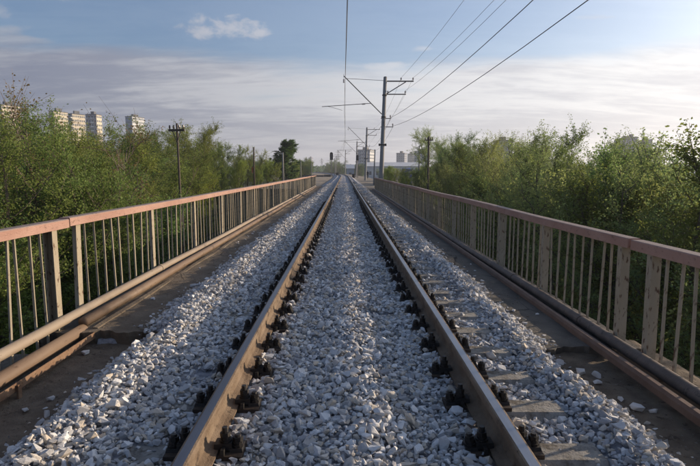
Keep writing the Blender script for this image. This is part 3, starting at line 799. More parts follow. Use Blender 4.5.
for i in range(len(MASTS) - 2):
    for k in range(1, 7):
        t = k / 7
        a = Vector(mess[i]).lerp(Vector(mess[i + 1]), t); a.z -= 4 * .75 * t * (1 - t)
        b = Vector(cont[i]).lerp(Vector(cont[i + 1]), t); b.z -= 4 * .05 * t * (1 - t)
        if b.y > 6:
            o = MB().tube([a, b], .006, 4).build('dropper', M['wire'], root); o.matrix_parent_inverse = back
GW = 'feeder wires carried on the right of the masts'
# start points lie at the mast behind the camera, chosen so each wire leaves the frame where the photo shows it
def feeder(dx, dz, top_px, h_top, r, sag, lab, last=4):          # top_px: where the wire leaves the top of the photo
    p1 = over(1, dx, dz); v = cam.rotation_euler.to_matrix() @ Vector(((top_px - 350) / F_PX, 233 / F_PX, -1))
    q = Vector((0, 0, CAM_H)) + v * (h_top / v.z); t = (p1.y - q.y) / 52.0
    p0 = Vector((p1.x + (q.x - p1.x) / t, p1.y - 52.0, p1.z + (q.z + 4 * sag * t * (1 - t) - p1.z) / t))
    pts = [p0, p1] + [over(i, dx, dz) for i in range(2, last)]
    wire('feeder_wire', pts, r, sag, lab, 'wire', None, GW)
feeder(.62, -3.28, 533, 4.5, .013, .9, 'thick feeder wire leaving the mast bracket towards the top centre right of the photo')
feeder(.85, -3.98, 588, 3.6, .012, .9, 'lowest feeder wire, reaching farthest right at the top of the photo')
feeder(1.35, .0, 464, 7.6, .008, .9, 'thin wire from the inner insulator on the upper cross arm')
feeder(2.35, .0, 494, 7.0, .008, .9, 'thin wire from the outer end of the upper cross arm')
feeder(1.75, -1.05, 506, 6.2, .008, .9, 'thin wire from the end of the lower cross arm')

# ------------------------------------------------------------------ haze over the valley
hz = MB().box(-2900, 2900, -1600, 2950, -14, 82).build('haze', bpy.data.materials.new('haze'))
hm = hz.data.materials[0]; hm.use_nodes = True; t_ = NT(hm.node_tree)
t_.n.remove(t_.n['Principled BSDF']); pv = t_.node('ShaderNodeVolumePrincipled')
pv.inputs['Color'].default_value = (.86, .9, 1, 1); pv.inputs['Density'].default_value = HAZE; pv.inputs['Anisotropy'].default_value = .45
t_.l.new(pv.outputs[0], t_.n['Material Output'].inputs['Volume'])
tag(hz, kind='stuff')

# ------------------------------------------------------------------ trees
def tubes_np(P0, P1, R0, R1, k=4):
    """many straight tapered tubes at once"""
    D = P1 - P0; L = np.linalg.norm(D, axis=1)[:, None] + 1e-9; D = D / L
    up = np.where(np.abs(D[:, 2:3]) < .9, np.array([[0, 0, 1.0]]), np.array([[0, 1.0, 0]]))
    A = np.cross(D, up); A /= np.linalg.norm(A, axis=1)[:, None]; B = np.cross(A, D)
    th = 2 * np.pi * np.arange(k) / k
    ring = A[:, None, :] * np.cos(th)[None, :, None] + B[:, None, :] * np.sin(th)[None, :, None]
    V = np.concatenate([P0[:, None] + ring * R0[:, None, None], P1[:, None] + ring * R1[:, None, None]], 1).reshape(-1, 3)
    n_ = len(P0); j = np.arange(k); f = np.stack([j, (j + 1) % k, (j + 1) % k + k, j + k], -1)
    F = (f[None] + (np.arange(n_) * 2 * k)[:, None, None]).reshape(-1, 4)
    return V, F
def unit(v): return v / (np.linalg.norm(v, axis=-1, keepdims=True) + 1e-9)
def gen_tree(seed, H, RAD, stems, nb, nt, nl, leaf, crown_base=.12, tw=(.35, .9), spread=1.0, sprigs=0.35, leaf_w=.5, shape='round'):
    r = np.random.default_rng(seed); S0, S1, Q0, Q1 = [], [], [], []
    tips, dirs, lens = [], [], []
    def chain(p, d, L, r0, r1, n_, up, wob):
        pts = [p]; d = unit(d)
        for i in range(n_):
            d = unit(d + np.array([0, 0, up]) + r.normal(0, wob, 3)); pts.append(pts[-1] + d * L / n_)
        for i in range(n_):
            S0.append(pts[i]); S1.append(pts[i + 1]); Q0.append(r0 + (r1 - r0) * i / n_); Q1.append(r0 + (r1 - r0) * (i + 1) / n_)
        return np.array(pts)
    for s in range(stems):
        az = 2 * np.pi * (s + r.uniform(-.3, .3)) / stems; lean = r.uniform(.12, .42) * spread if stems > 1 else .05
        Ls = H * r.uniform(.72, 1.0) if s else H * .97
        r0 = H * .013 * r.uniform(.8, 1.2) * (1.5 if stems == 1 else 1)
        st = chain(np.array([.12 * np.cos(az), .12 * np.sin(az), 0]), np.array([np.cos(az) * lean, np.sin(az) * lean, 1]), Ls, r0, .012, 8, .10, .09)
        for b in range(nb):
            t = crown_base + (1 - crown_base) * ((b + r.uniform(0, 1)) / nb) ** .85
            k = min(t * 8, 7.999); p = st[int(k)] + (st[int(k) + 1] - st[int(k)]) * (k % 1)
            a2 = r.uniform(0, 2 * np.pi) if stems == 1 else az + r.normal(0, 1.3)
            if shape == 'round': pf = .35 + .75 * math.sin(math.pi * min(1, (t * .82 + .14)))
            elif shape == 'column': pf = .75 - .35 * t
            else: pf = .95 - .62 * t
            L = RAD * pf * r.uniform(.55, 1.1)
            if r.uniform() < .08: L *= 1.35
            br = chain(p, np.array([np.cos(a2), np.sin(a2), r.uniform(.15, .75) + t * .7]), L, .010 + .018 * L / RAD * (1.2 - t), .006, 5, .16, .16)
            dens = r.uniform(.45, 1.25)
            for q in range(int(nt * dens)):
                u = r.uniform(.22, 1.0) * 5; kk = min(int(u), 4); pp = br[kk] + (br[kk + 1] - br[kk]) * (u - kk)
                dd = unit(unit(br[kk + 1] - br[kk]) * .6 + r.normal(0, .7, 3) + np.array([0, 0, sprigs]))
                tips.append(pp); dirs.append(dd); lens.append(r.uniform(*tw) * (1.5 if r.uniform() < .07 else 1))
        for q in range(nt):                                  # leader twigs
            u = r.uniform(.6, 1.0) * 8; kk = min(int(u), 7); pp = st[kk] + (st[kk + 1] - st[kk]) * (u - kk)
            tips.append(pp); dirs.append(unit(r.normal(0, .45, 3) + np.array([0, 0, .9]))); lens.append(r.uniform(*tw) * 1.3)
    tips, dirs, lens = np.array(tips), np.array(dirs), np.array(lens)[:, None]
    ends = tips + dirs * lens; mid = tips + dirs * lens * .5 + r.normal(0, .03, tips.shape)
    P0 = np.concatenate([np.array(S0), tips, mid]); P1 = np.concatenate([np.array(S1), mid, ends])
    R0 = np.concatenate([Q0, np.full(len(tips), .007), np.full(len(tips), .005)]); R1 = np.concatenate([Q1, np.full(len(tips), .005), np.full(len(tips), .002)])
    wv, wf = tubes_np(P0, P1, R0, R1, 3)
    wood = np_mesh('trunk', wv, wf, M['bark'])
    n_ = len(tips) * nl; ti = np.repeat(np.arange(len(tips)), nl); u = r.uniform(.12, 1.04, (n_, 1))
    c = tips[ti] + dirs[ti] * lens[ti] * u + r.normal(0, .03 + leaf * .35, (n_, 3))
    ax = unit(dirs[ti] * .5 + r.normal(0, .75, (n_, 3)) + np.array([0, 0, -.15])); nr = unit(r.normal(0, .8, (n_, 3)) + np.array([0, 0, .55]))
    sd_ = unit(np.cross(ax, nr)); Lf = leaf * r.uniform(.6, 1.25, (n_, 1))
    fold = np.cross(sd_, ax) * Lf * .1
    V = np.stack([c, c + ax * Lf * .45 + sd_ * Lf * leaf_w + fold, c + ax * Lf, c + ax * Lf * .45 - sd_ * Lf * leaf_w + fold], 1).reshape(-1, 3)
    F = np.arange(n_ * 4).reshape(-1, 4)
    tw_r = r.uniform(0, 1, len(tips))
    crown = np_mesh('crown', V, F, M['leaf'], np.clip(tw_r[ti] * .65 + r.uniform(0, .35, n_), 0, 1))
    top = V[:, 2].max()
    return wood, crown, float(np.quantile(V[:, 2], .995))

TA = [gen_tree(101 + i, 9.0, 2.6, 5, 16, 17, 54, .060, .08, (.35, .95), 1.0, .4, .28) for i in range(3)]         # bushy willows
TB = [gen_tree(201 + i, 9.0, 2.4, 5, 15, 16, 46, .062, .10, (.35, .9), .9, .75, .33, 'cone') for i in range(3)]     # upright, sprigs at the top
TD = [gen_tree(301, 9.0, 2.1, 3, 26, 20, 40, .13, .05, (.25, .55), .7, .15, .42)]
TS = [gen_tree(401, 9.0, 2.2, 2, 16, 9, 9, .06, .45, (.4, 1.1), .8, .5, .4)]
BU = [gen_tree(501 + i, 6.5, 1.5, 5, 14, 14, 38, .062, .06, (.3, .75), .8, .35, .32) for i in range(2)]
TS[0][0].materials[0] = M['pale_bark']

rt = random.Random(21)
def plant(kind, tpl, x, y, ztop, label, cat, group, wide=1.0, tint='willow'):
    zb = float(terrain(x, y)) - .1; s = (ztop - zb) / tpl[2]
    root = thing(kind, label, cat, (x, y, zb), group, (0, 0, rt.uniform(0, 6.28)))
    wv = s * wide * rt.uniform(.95, 1.15); root.scale = (wv, wv, s)
    link('trunk', tpl[0], root); cr = link('crown', tpl[1], root); c0 = TINT[tint]; u = rt.uniform(.84, 1.16); v = rt.uniform(-.10, .10)
    cr.color = (c0[0] * u * (1 + v), c0[1] * u, c0[2] * u * (1 - v), 1)
    return root
def by_px(kind, tpl, px, py, X, label, cat, group, wide=1.0, tint='willow'):
    Y = F_PX * X / (px - VPX); return plant(kind, tpl, X, Y, CAM_H + (VPY - py) * Y / F_PX, label, cat, group, wide, tint)

GL, GR = 'trees along the left side of the bridge', 'trees along the right side of the bridge'
lab_l = ['leafy willow by the left edge of the photo, beyond the near railing', 'tall willow behind the double post of the left railing', 'willow just right of the pale leaning trunk on the left', 'olive willow below the cream apartment blocks on the left', 'willow below the darker apartment block, midway along the left trees', 'willow in front of the bluish tower on the left', 'willow just left of the wooden pole with a crossarm', 'tall crown directly behind the wooden pole with a crossarm', 'willow immediately right of the wooden pole with a crossarm', 'rounded willow where the left tree line starts to drop', 'last big willow of the left tree line, before the dark post']
row1l = [(-75, 124, -9), (-12, 124, -9.6), (26, 127, -10.2), (62, 131, -11), (98, 135, -12), (128, 137, -12.5), (158, 136, -15), (186, 126, -17.5), (209, 134, -18), (229, 143, -15), (247, 148, -13)]
for k, ((px, py, X), lab) in enumerate(zip(row1l, lab_l)):
    by_px('willow_tree', (TA + TB)[(k * 2) % 5], px, py, X, lab, 'tree', GL, 1.1, ('willow', 'green', 'willow', 'lime', 'willow')[k % 5])
for k, (px, py, X, w) in enumerate([(-30, 120, -16, 'at the left edge'), (14, 122, -15.5, 'below the brown and cream block'), (50, 113, -15.5, 'below the bare tree'), (74, 121, -17, 'below the wide cream block'), (112, 127, -19, 'right of the cream blocks'), (143, 138, -20, 'below the bluish tower'), (172, 131, -22, 'left of the wooden pole'), (200, 139, -24, 'right of the wooden pole'), (236, 150, -24, 'where the left tree line drops'), (-110, 112, -14, 'outside the frame on the left')]):
    by_px('willow_tree', TA[k % 3], px, py, X, 'willow in the second row ' + w, 'tree', GL + ', second row', 1.2)
by_px('bare_tree', TS[0], 41, 97, -9.8, 'thin pale trunked tree with few bronze leaves sticking up at the left', 'tree', GL, 1.0, 'bronze')
bl = [(-60, 178, -8.4, 'leafy bush at the left edge, behind the first bars of the left railing'), (0, 172, -8.6, 'leafy bush behind the bars left of the double post'), (48, 172, -8.8, 'leafy bush right behind the double post of the left railing'), (92, 168, -9, 'leafy bush behind the left railing under the pale leaning trunk'), (128, 166, -9.4, 'leafy bush behind the left railing below the bluish tower'), (156, 165, -11, 'leafy bush left of the wooden pole foot'), (190, 168, -13, 'bright green bush at the foot of the wooden pole'), (216, 165, -14, 'bright green bush right of the wooden pole, above the handrail'), (238, 161, -11.5, 'bright green bush below the rounded willow on the left'), (258, 165, -11.5, 'bright green bush at the foot of the red marked post')]
for k, (px, py, X, lab) in enumerate(bl):
    by_px('leafy_bush', BU[k % 2], px, py, X, lab, 'bush', 'bushes behind the left railing', 1.0, 'green' if k < 6 else 'lime')

lab_r = ['tree just outside the right edge of the photo', 'sparse topped tree at the right edge of the photo', 'tree with thin sprigs near the right edge above the dim house', 'tree right of the grey towers on the right skyline', 'tree in front of the grey towers on the right skyline', 'tree just left of the grey towers on the right skyline', 'tree between the grey towers and the tallest sprigs on the right', 'tree with the tallest sprigs in the middle of the right tree line', 'tree right of the squat building hidden in the right tree line', 'tree in front of the squat building hidden in the right tree line', 'tree left of the squat building on the right skyline', 'tree third from the left end of the right tree line', 'tall pale tree beside the wooden pole, left end of right tree line']
row1r = [(790, 142, 10.2), (745, 150, 9.8), (706, 146, 9.6), (654, 157, 10), (626, 160, 10.5), (600, 153, 11), (570, 138, 10.5), (541, 130, 10.5), (515, 138, 11), (491, 139, 11), (474, 137, 11.5), (456, 134, 12), (441, 130, 12.5)]
for k, ((px, py, X), lab) in enumerate(zip(row1r, lab_r)):
    by_px('maple_tree', TB[k % 3] if k % 2 else TA[k % 3], px, py, X, lab, 'tree', GR, 1.12, ('maple', 'willow', 'maple', 'green')[k % 4])
for k, (px, py, X, w) in enumerate([(690, 150, 15, 'near the right edge'), (612, 160, 16, 'below the grey towers'), (556, 144, 17, 'right of the tallest sprigs'), (502, 144, 17, 'below the squat building'), (464, 140, 17, 'near the left end'), (447, 140, 19, 'beside the wooden pole'), (640, 160, 19, 'right of the grey towers'), (585, 154, 20, 'left of the grey towers'), (525, 144, 20, 'right of the squat building')]):
    by_px('maple_tree', TA[k % 3], px, py, X, 'tree in the second row of the right tree line ' + w, 'tree', GR + ', second row', 1.25, 'maple')
br = [(790, 190, 8.4, 'dim bush outside the frame beyond the right railing'), (705, 182, 8.4, 'dim bush behind the last bars at the right edge'), (655, 178, 8.6, 'dim bush behind the pair of wide posts on the right'), (612, 174, 8.8, 'dim bush behind the bars left of the wide post pair on the right'), (574, 172, 9, 'dim bush below the squat building behind the right railing'), (540, 170, 9.2, 'dim bush under the tallest sprigs behind the right railing'), (510, 168, 9.4, 'dim bush behind the middle of the right railing'), (486, 167, 9.8, 'dim bush above the far half of the right railing, fourth from the wooden pole'), (464, 166, 10.2, 'dim bush third along from the wooden pole on the right'), (446, 164, 10.8, 'dim bush beside the wooden pole on the right')]
for k, (px, py, X, lab) in enumerate(br):
    by_px('leafy_bush', BU[k % 2], px, py, X, lab, 'bush', 'bushes behind the right railing', 1.0, 'maple')
# beyond the bridge
by_px('poplar_tree', TD[0], 286, 141, -11.2, 'dark green dense tree standing alone beyond the far end of the left railing', 'tree', None, 1.9, 'dark')
for k, (px, py, X, lab) in enumerate([(268, 160, -10.5, 'bright green bush left of the dark dense tree'), (276, 163, -9.5, 'bright bush in front of the dark dense tree, left of the concrete post'), (296, 162, -9.6, 'yellowish bush at the right foot of the dark dense tree'), (262, 157, -16, 'mid green tree behind the red marked post on the left')]):
    by_px('leafy_bush', BU[k % 2], px, py, X, lab, 'bush', 'bushes around the dark tree', 1.1, 'lime' if k != 3 else 'green')
for k, (px, py, Y, lab) in enumerate([(390, 169, 74, 'bright bush just right of the tall mast foot'), (397, 168, 88, 'bright bush below the grey tower on the skyline'), (404, 171, 72, 'low bright bush left of the small blue shed'), (412, 172, 70, 'low bright bush below the small blue shed'), (420, 170, 66, 'bright bush at the foot of the thin grey post'), (430, 166, 64, 'bright bush beside the wooden pole foot on the right'), (386, 166, 110, 'bright bush left behind the tall mast')]):
    X = (px - VPX) * Y / F_PX
    plant('leafy_bush', BU[k % 2], X, Y, CAM_H + (VPY - py) * Y / F_PX, lab, 'bush', 'bushes beyond the right railing end', 1.2, 'lime')
tree_far = 0
for k in range(86):
    Y = rt.uniform(150, 420); px = rt.choice([rt.uniform(236, 345), rt.uniform(353, 450), rt.uniform(240, 345)])
    X = (px - VPX) * Y / F_PX
    if abs(X - float(cx(Y))) < 8 + Y * .012: continue
    py = rt.uniform(158, 166) if px < 345 else rt.uniform(162, 169)
    if 364 < px < 432: py = max(py, 168)
    plant('distant_tree', rt.choice(BU + TA + TD), X, Y, CAM_H + (VPY - py) * Y / F_PX, 'small tree in the belt of greenery %s the far end of the track' % ('left of' if px < 345 else 'right of'), 'tree', 'far trees %s the track end' % ('left of' if px < 345 else 'right of'), 1.6, rt.choice(('willow', 'green', 'dark', 'lime')))

# far woods: one mass of leaf clumps along the horizon
def far_woods():
    r = np.random.default_rng(77); V = []; n_ = 2600
    ang = r.uniform(-1.0, 1.0, n_); dist = r.uniform(480, 1600, n_); X = np.sin(ang) * dist; Y = np.cos(ang) * dist
    zb = terrain(X, Y); hh_ = r.uniform(5, 12, n_); w_ = r.uniform(5, 11, n_)
    pts = r.normal(size=(n_, 60, 3)); pts /= np.linalg.norm(pts, axis=2)[..., None]; pts *= r.uniform(.7, 1.05, (n_, 60, 1))
    C = np.stack([X, Y, zb + hh_ * .5], -1)[:, None] + pts * np.stack([w_ * .5, w_ * .5, hh_ * .55], -1)[:, None]
    C = C.reshape(-1, 3); m_ = len(C); a = unit(r.normal(size=(m_, 3))); b = unit(np.cross(a, r.normal(size=(m_, 3)))); s = r.uniform(.7, 1.6, (m_, 1))
    V = np.stack([C - a * s, C + b * s * .8, C + a * s, C - b * s * .8], 1).reshape(-1, 3)
    me = np_mesh('far_woods', V, np.arange(m_ * 4).reshape(-1, 4), M['leaf'], r.uniform(0, 1, m_))
    o = link('far_woods', me); o.color = (*TINT['dark'], 1); tag(o, kind='stuff')
far_woods()

# ------------------------------------------------------------------ buildings
def tower(kind, px0, px1, py_top, Y, depth, wall, side, rot, label, floors, bays, extra=None, group=None, balcony=False):
    """an apartment block whose front spans px0..px1 of the photo at depth Y, turned by rot about its centre"""
    wdt = (px1 - px0) * Y / F_PX; xc = ((px0 + px1) / 2 - VPX) * Y / F_PX; zt = CAM_H + (VPY - py_top) * Y / F_PX
    zb = float(terrain(xc, Y)) - .5; h = zt - zb - 1.8
    root = thing(kind, label, 'building', (xc, Y, zb), group, (0, 0, rot))
    vl = math.hypot(xc, Y); vx, vy = -xc / vl, -Y / vl; hd = depth / 2
    f_side = abs(math.cos(rot) * vx + math.sin(rot) * vy); f_front = abs(math.sin(rot) * vx - math.cos(rot) * vy)
    hw = max((wdt * Y / vl - depth * f_side) / 2 / f_front, wdt * .18)
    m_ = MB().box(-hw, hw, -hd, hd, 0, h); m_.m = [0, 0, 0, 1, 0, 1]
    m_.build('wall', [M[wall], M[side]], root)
    m_ = MB().box(-hw - .25, hw + .25, -hd - .25, hd + .25, h + .01, h + .7); m_.box(-hw * .35, hw * .3, -hd * .4, hd * .4, h + .705, h + 3.2)
    m_.build('roof', M['roof_dark'] if extra != 'pale' else M['roof_pale'], root)
    fh = h / floors; m_ = MB(); fr = MB(); bal = MB()
    for f in range(floors):
        for b in range(bays):
            xw = -hw + (b + .5) * 2 * hw / bays; z0 = f * fh + fh * .32; ww = hw / bays * .62
            fr.box(xw - ww - .12, xw + ww + .12, -hd - .06, -hd + .02, z0 - .12, z0 + fh * .45 + .12)
            m_.box(xw - ww, xw + ww, -hd - .09, -hd - .05, z0, z0 + fh * .45)
            if balcony and b % 2 == 0: bal.box(xw - ww * 1.5, xw + ww * 1.5, -hd - 1.3, -hd - .1, z0 - fh * .3, z0 + fh * .02)
        nb_ = max(2, int(bays * depth / (2 * hw)))
        for b in range(nb_):
            yw = -hd + (b + .5) * depth / nb_; ww = depth / nb_ * .3; z0 = f * fh + fh * .32
            for sx in (-1, 1):
                xa = sx * hw
                m_.box(min(xa - .02 * sx, xa + .07 * sx), max(xa - .02 * sx, xa + .07 * sx), yw - ww, yw + ww, z0, z0 + fh * .45)
    tag(m_.build('windows', M['win'], root), kind='stuff'); tag(fr.build('window_frames', M['wall_white'], root), kind='stuff')
    if balcony: tag(bal.build('balconies', M['wall_white'], root), kind='stuff')
    return root
tower('apartment_block', 357, 374.5, 149, 520, 16, 'wall_blue', 'wall_white', -.35, 'white and blue apartment block behind the second catenary mast', 8, 6, group='buildings on the skyline', balcony=True)
tower('apartment_block', 396, 406.5, 152.5, 700, 18, 'wall_grey', 'wall_grey', -.3, 'grey tower left of the cream one, right of the tall mast', 10, 4, group='buildings on the skyline')
tower('apartment_block', 407, 414, 153, 760, 16, 'wall_cream', 'wall_cream', .3, 'cream tower between two grey blocks on the skyline', 10, 3, group='buildings on the skyline')
tower('apartment_block', 414, 429, 150.5, 560, 18, 'wall_blue', 'wall_grey', -.25, 'dark blue grey block beside the thin post, right of the cream tower', 9, 6, group='buildings on the skyline')
tower('apartment_block', 130.5, 149, 117.5, 560, 18, 'wall_blue', 'wall_white', -.35, 'lone tower above the left trees, its shaded front painted bluish', 16, 5, group='buildings on the skyline')  # blue front is shade painted into the wall colour
tower('apartment_block', 92, 107.5, 115, 470, 8, 'wall_grey', 'wall_cream', -.12, 'cream block above the left trees, shaded front painted grey, narrow sunlit side', 15, 4, group='buildings on the skyline', balcony=True)  # cream side and grey front carry sun and shade in their wall colours
tower('apartment_block', 75, 91.3, 114.5, 450, 12, 'wall_grey', 'wall_cream', -.45, 'cream block above the left trees, shaded front painted grey, wide sunlit side', 15, 3, group='buildings on the skyline', balcony=True)  # same split: lit face coloured cream, shaded face coloured grey
tower('apartment_block', 58, 73.5, 112, 430, 14, 'wall_grey', 'wall_cream', -.3, 'tall block peeping over the left trees beside the bare tree', 16, 4, group='buildings on the skyline')  # shaded front painted grey, sunlit side painted cream
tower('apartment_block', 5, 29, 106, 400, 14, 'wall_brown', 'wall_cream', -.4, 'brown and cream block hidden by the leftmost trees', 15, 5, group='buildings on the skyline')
tower('apartment_block', 612, 634, 138.5, 420, 18, 'wall_grey', 'wall_grey', -.2, 'left lower wing of the grey towers above the right trees', 9, 6, group='buildings on the skyline')
tower('apartment_block', 622, 635, 136.5, 440, 18, 'wall_grey', 'wall_grey', -.2, 'middle taller block of the grey towers above the right trees', 10, 4, group='buildings on the skyline')
tower('apartment_block', 635.5, 650, 139, 430, 18, 'wall_grey', 'wall_grey', -.2, 'right block of the grey towers above the right trees', 9, 4, group='buildings on the skyline')
tower('squat_building', 491, 511, 139.5, 380, 18, 'wall_grey', 'wall_grey', -.1, 'squat grey building just topping the trees on the right', 7, 6, group='buildings on the skyline')
for a, b, t, lab in ((299.5, 302, 160, 'tiny hazy block at the left of the far skyline trio'), (304, 308.5, 159.5, 'tiny hazy block in the middle of the far skyline trio'), (309, 313.5, 157.3, 'tallest pale block of the far skyline trio')):
    tower('apartment_block', a, b, t, 1300, 16, 'wall_blue', 'wall_grey', -.2, lab, 9, 3, group='buildings on the skyline')

def shed(name, px0, px1, py_eave, py_ridge, Y, depth, wall, roof, label, gable=True, group=None):
    wdt = (px1 - px0) * Y / F_PX; xc = ((px0 + px1) / 2 - VPX) * Y / F_PX
    ze = CAM_H + (VPY - py_eave) * Y / F_PX; zr = CAM_H + (VPY - py_ridge) * Y / F_PX; zb = float(terrain(xc, Y)) - .3
    root = thing(name, label, 'building', (xc, Y, zb), group); hw, hd = wdt / 2, depth / 2; e, rg = ze - zb, zr - zb
    m_ = MB(); m_.v += [(-hw, -hd, 0), (hw, -hd, 0), (hw, hd, 0), (-hw, hd, 0), (-hw, -hd, e), (hw, -hd, e), (hw, hd, e), (-hw, hd, e), (-hw, 0, rg), (hw, 0, rg)]
    for f in ((0, 1, 5, 4), (1, 2, 6, 9, 5), (2, 3, 7, 6), (3, 0, 4, 8, 7), (4, 5, 9, 8), (6, 7, 8, 9), (0, 3, 2, 1)): m_.f.append(f); m_.m.append(0)
    m_.build('wall', wall, root)
    m_ = MB()
    for sy in (-1, 1):
        m_.quad_prism([(-hw - .3, sy * (hd + .4), e - .12), (hw + .3, sy * (hd + .4), e - .12), (hw + .3, sy * .002, rg + .03), (-hw - .3, sy * .002, rg + .03), (-hw - .3, sy * (hd + .4), e + .1), (hw + .3, sy * (hd + .4), e + .1), (hw + .3, sy * .002, rg + .25), (-hw - .3, sy * .002, rg + .25)])
    m_.build('roof', roof, root)
    nw = max(1, int(wdt / 3.5)); m_ = MB()
    for k in range(nw):
        xw = -hw + (k + .5) * wdt / nw; m_.box(xw - .6, xw + .6, -hd - .05, -hd + .02, e * .35, e * .62)
    tag(m_.build('windows', M['win'], root), kind='stuff')
    return root
shed('warehouse', 366, 425, 166.5, 162.8, 300, 22, M['wall_white'], M['roof_pale'], 'long low warehouse with a white roof under the skyline towers')
shed('metal_shed', 403.5, 411, 169.2, 168.6, 165, 3, M['blue_paint'], M['blue_paint'], 'small blue shed among the bushes below the white warehouse roof')
shed('metal_shed', 346.5, 354, 168.5, 165, 260, 8, M['wall_blue'], M['roof_pale'], 'pale blue shed right at the end of the track')
shed('garden_house', 672, 740, 181, 174, 60, 7, M['wall_white'], M['roof_pale'], 'dim pale house hidden behind the rightmost trees')

# ------------------------------------------------------------------ posts, signals, small things beyond the bridge
def pole(kind, px, py_top, Y, r0, mat, label, arm=0.0, lamps=False, group='posts beyond the bridge', lean=0.0):
    p = P(px, py_top, Y); zb = float(terrain(p.x, Y)) - .2; h = p.z - zb
    root = thing(kind, label, 'pole', (p.x, Y, zb), group, (0, lean, 0))
    MB().tube([(0, 0, -.5), (0, 0, h * .5), (0, 0, h)], [r0, r0 * .85, r0 * .68], 10).build('shaft', mat, root, True)
    if arm:
        MB().bar((-arm, -r0, h - .35), (arm, -r0, h - .35), .1, .11).build('cross_arm', M['old_wood'], root)
        MB().bar((-arm * .5, -r0 * 1.1, h - .4), (0, -r0 * 1.1, h - .95), .035, .035).bar((arm * .5, -r0 * 1.1, h - .4), (0, -r0 * 1.1, h - .95), .035, .035).build('brace', M['dark_steel'], root)
        for sx in (-.85, -.35, .85, .35):
            MB().tube([(arm * sx, -r0, h - .3), (arm * sx, -r0, h - .2), (arm * sx, -r0, h - .1)], [.02, .05, .035], 8).build('insulator', M['ceramic'], root)
    return root
pole('utility_pole', 182.5, 124.5, 27, .078, M['old_wood'], 'dark wooden utility pole with a short crossarm in front of the left trees', .40, lean=-.01)
pole('utility_pole', 427.8, 137, 50, .13, M['old_wood'], 'dark wooden utility pole with a crossarm left of the right trees', .40)
pole('signal_post', 255, 147.5, 62, .11, M['old_wood'], 'thin dark post with a small red plate on the left')
p = P(255, 170, 62); o = MB().box(p.x - .24, p.x - .12, 61.84, 61.88, CAM_H - .32, CAM_H + .38).build('red_plate', M['red_paint'])
rp = [q for q in bpy.data.objects if q.name == 'signal_post'][0]; o.parent = rp; o.matrix_parent_inverse = rp.matrix_basis.inverted()
pole('concrete_post', 283.6, 152.8, 70, .13, M['mast_concrete'], 'pale concrete post in front of the dark dense tree')
pole('concrete_post', 301.3, 161, 82, .08, M['mast_concrete'], 'thin pale post at the far end of the left railing')
pole('concrete_post', 311.8, 163, 115, .10, M['mast_concrete'], 'thin pale post by the dark low wall, beyond the left railing end')
pole('concrete_post', 418.6, 146, 72, .12, M['mast_concrete'], 'thin grey post in front of the dark blue grey block')
pole('concrete_post', 373.6, 149.8, 66, .10, M['mast_concrete'], 'slim pale post between the tall mast and the second mast', lean=.03)
pole('concrete_post', 334.9, 158, 170, .14, M['mast_concrete'], 'far pale post left of the track end, beside the signal')

def signal(px, py_top, py_bot, Y, label, zb):
    p = P(px, py_top, Y); q = P(px, py_bot, Y); hh_ = p.z - q.z
    root = thing('railway_signal', label, 'signal', (p.x, Y, zb), 'colour light signals')
    MB().tube([(0, .2, -.5), (0, .2, p.z - zb - .1)], .09, 10).build('mast', M['mast_concrete'], root, True)
    m_ = MB(); wd = hh_ * .26
    m_.box(-wd, wd, -.06, .06, q.z - zb, p.z - zb); m_.tube([(0, -.061, p.z - zb), (0, .061, p.z - zb)], wd, 14)
    m_.build('head', M['signal_black'], root)
    for k in range(3):
        z = q.z - zb + hh_ * (.2 + .3 * k); MB().tube([(0, -.3, z), (0, -.065, z)], wd * .62, 12, cap=False).build('hood', M['signal_black'], root)
        MB().tube([(0, -.08, z), (0, -.064, z)], wd * .5, 12).build('lens', M['win'], root)
    MB().bar((-.05, .24, 0), (-.05, .24, p.z - zb - .4), .04, .03).bar((.2, .24, 0), (.2, .24, p.z - zb - .4), .04, .03).build('ladder', M['dark_steel'], root)
    return root
signal(331.6, 154, 160, 150, 'black railway signal head on a mast left of the far track', -1.0)
signal(357.4, 156.3, 160.6, 128, 'black railway signal head beside the third catenary mast', -.8)

def lattice(px, py_top, Y, label):
    p = P(px, py_top, Y); zb = float(terrain(p.x, Y)); h = p.z - zb
    root = thing('lattice_pylon', label, 'pylon', (p.x, Y, zb), 'far lattice pylons'); m_ = MB(); b0, b1 = h * .085, h * .012
    for sx in (-1, 1):
        for sy in (-1, 1): m_.bar((sx * b0, sy * b0, 0), (sx * b1, sy * b1, h), .22, .22)
    for k in range(7):
        z0, z1 = h * k / 7, h * (k + 1) / 7; a, b = b0 + (b1 - b0) * k / 7, b0 + (b1 - b0) * (k + 1) / 7
        for sy in (-1, 1): m_.bar((-a, sy * a, z0), (b, sy * b, z1), .13, .13).bar((a, sy * a, z0), (-b, sy * b, z1), .13, .13)
    m_.build('lattice', M['dark_steel'], root)
    for z, L in ((h * .72, h * .13), (h * .82, h * .16), (h * .92, h * .11)): MB().bar((-L, 0, z), (L, 0, z), .2, .25).build('cross_arm', M['dark_steel'], root)
lattice(338.2, 150.5, 620, 'taller lattice pylon above the far trees left of the track end')
lattice(322, 158.5, 760, 'small lattice pylon above the far trees, left of the signal')

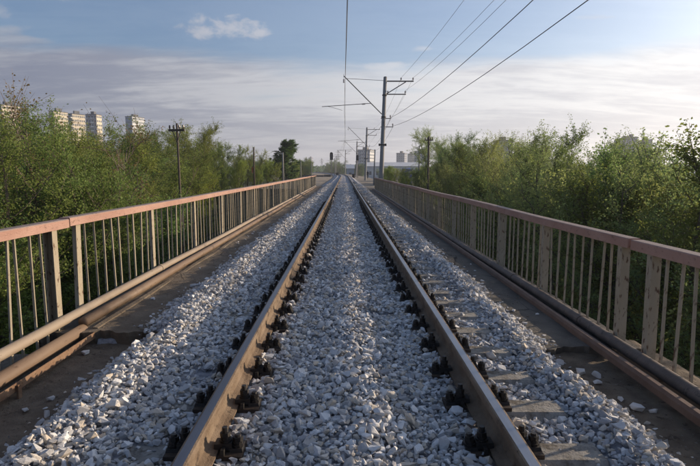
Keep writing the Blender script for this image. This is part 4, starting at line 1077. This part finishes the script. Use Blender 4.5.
# dark low wall and bits beside the far left track
p0, p1 = P(303, 172, 150), P(331, 172, 150)
root = thing('low_wall', 'dark low wall beyond the far end of the left railing', 'wall', ((p0.x + p1.x) / 2, 150, -2.5))
L = p1.x - p0.x
for k in range(4): MB().box(-L / 2 + k * L / 4 + .02, -L / 2 + (k + 1) * L / 4 - .02, -.15, .15, 0, 2.55 + .12 * (k % 2)).build('panel', M['dark_wall'], root)
def cabinet(px, Y, wd, ht, label):
    x = (px - VPX) * Y / F_PX; root = thing('trackside_cabinet', label, 'cabinet', (x, Y, -.42), 'small dark boxes beside the far track')
    MB().box(-wd / 2, wd / 2, -.2, .2, .15, ht).build('case', M['signal_black'], root); MB().box(-wd / 2 - .04, wd / 2 + .04, -.25, .25, ht + .002, ht + .06).build('lid', M['dark_steel'], root)
    MB().box(-wd / 2 + .05, -wd / 2 + .12, -.1, .1, -.2, .149).box(wd / 2 - .12, wd / 2 - .05, -.1, .1, -.2, .149).build('leg', M['dark_steel'], root)
cabinet(353.4, 118, .6, 1.0, 'small dark trackside box right of the far rails')
cabinet(337.3, 160, .7, 1.1, 'small dark trackside box left of the far rails')

# a lone walker beside the far right end of the bridge
def person(x, y, z, label):
    root = thing('person', label, 'person', (x, y, z), None, (0, 0, .25))
    J = [(0, 0, .95), (0, 0, 1.12), (0, 0, 1.36), (0, 0, 1.48), (0, -.015, 1.56), (0, -.02, 1.68), (-.09, 0, .90), (-.10, -.10, .50), (-.10, .02, .08), (-.11, -.13, .03), (.09, 0, .90), (.10, .08, .50), (.10, .26, .11), (.11, .14, .03), (-.19, 0, 1.38), (-.24, .06, 1.12), (-.25, -.05, .88), (-.25, -.09, .79), (.19, 0, 1.38), (.24, -.04, 1.12), (.25, -.16, .90), (.25, -.21, .82)]
    E = [(0, 1), (1, 2), (2, 3), (3, 4), (4, 5), (0, 6), (6, 7), (7, 8), (8, 9), (0, 10), (10, 11), (11, 12), (12, 13), (2, 14), (14, 15), (15, 16), (16, 17), (2, 18), (18, 19), (19, 20), (20, 21)]
    rad = [.15, .14, .16, .07, .09, .07, .10, .075, .05, .04, .10, .075, .05, .04, .07, .055, .045, .035, .07, .055, .045, .035]
    me = bpy.data.meshes.new('body'); me.from_pydata(J, E, []); me.materials.append(M['dark_cloth'])
    o = link('body', me, root); md = o.modifiers.new('skin', 'SKIN'); sv = me.skin_vertices[0].data
    for k, r_ in enumerate(rad): sv[k].radius = (r_, r_ * (.75 if k in (1, 2) else 1))
    sv[0].use_root = True; o.modifiers.new('sub', 'SUBSURF').levels = 1; o.modifiers['sub'].render_levels = 1
    bm = bmesh.new(); bmesh.ops.create_uvsphere(bm, u_segments=12, v_segments=8, radius=.1); bmesh.ops.scale(bm, vec=(.92, 1.05, .75), verts=bm.verts); bmesh.ops.translate(bm, vec=(0, .01, 1.72), verts=bm.verts)
    me2 = bpy.data.meshes.new('hair'); bm.to_mesh(me2); bm.free(); me2.materials.append(M['hair']); link('hair', me2, root)
x = (367.6 - VPX) * 118 / F_PX
person(x, 118, float(max(terrain(x, 118), -.40)), 'person in dark clothes walking far off beside the right railing end')
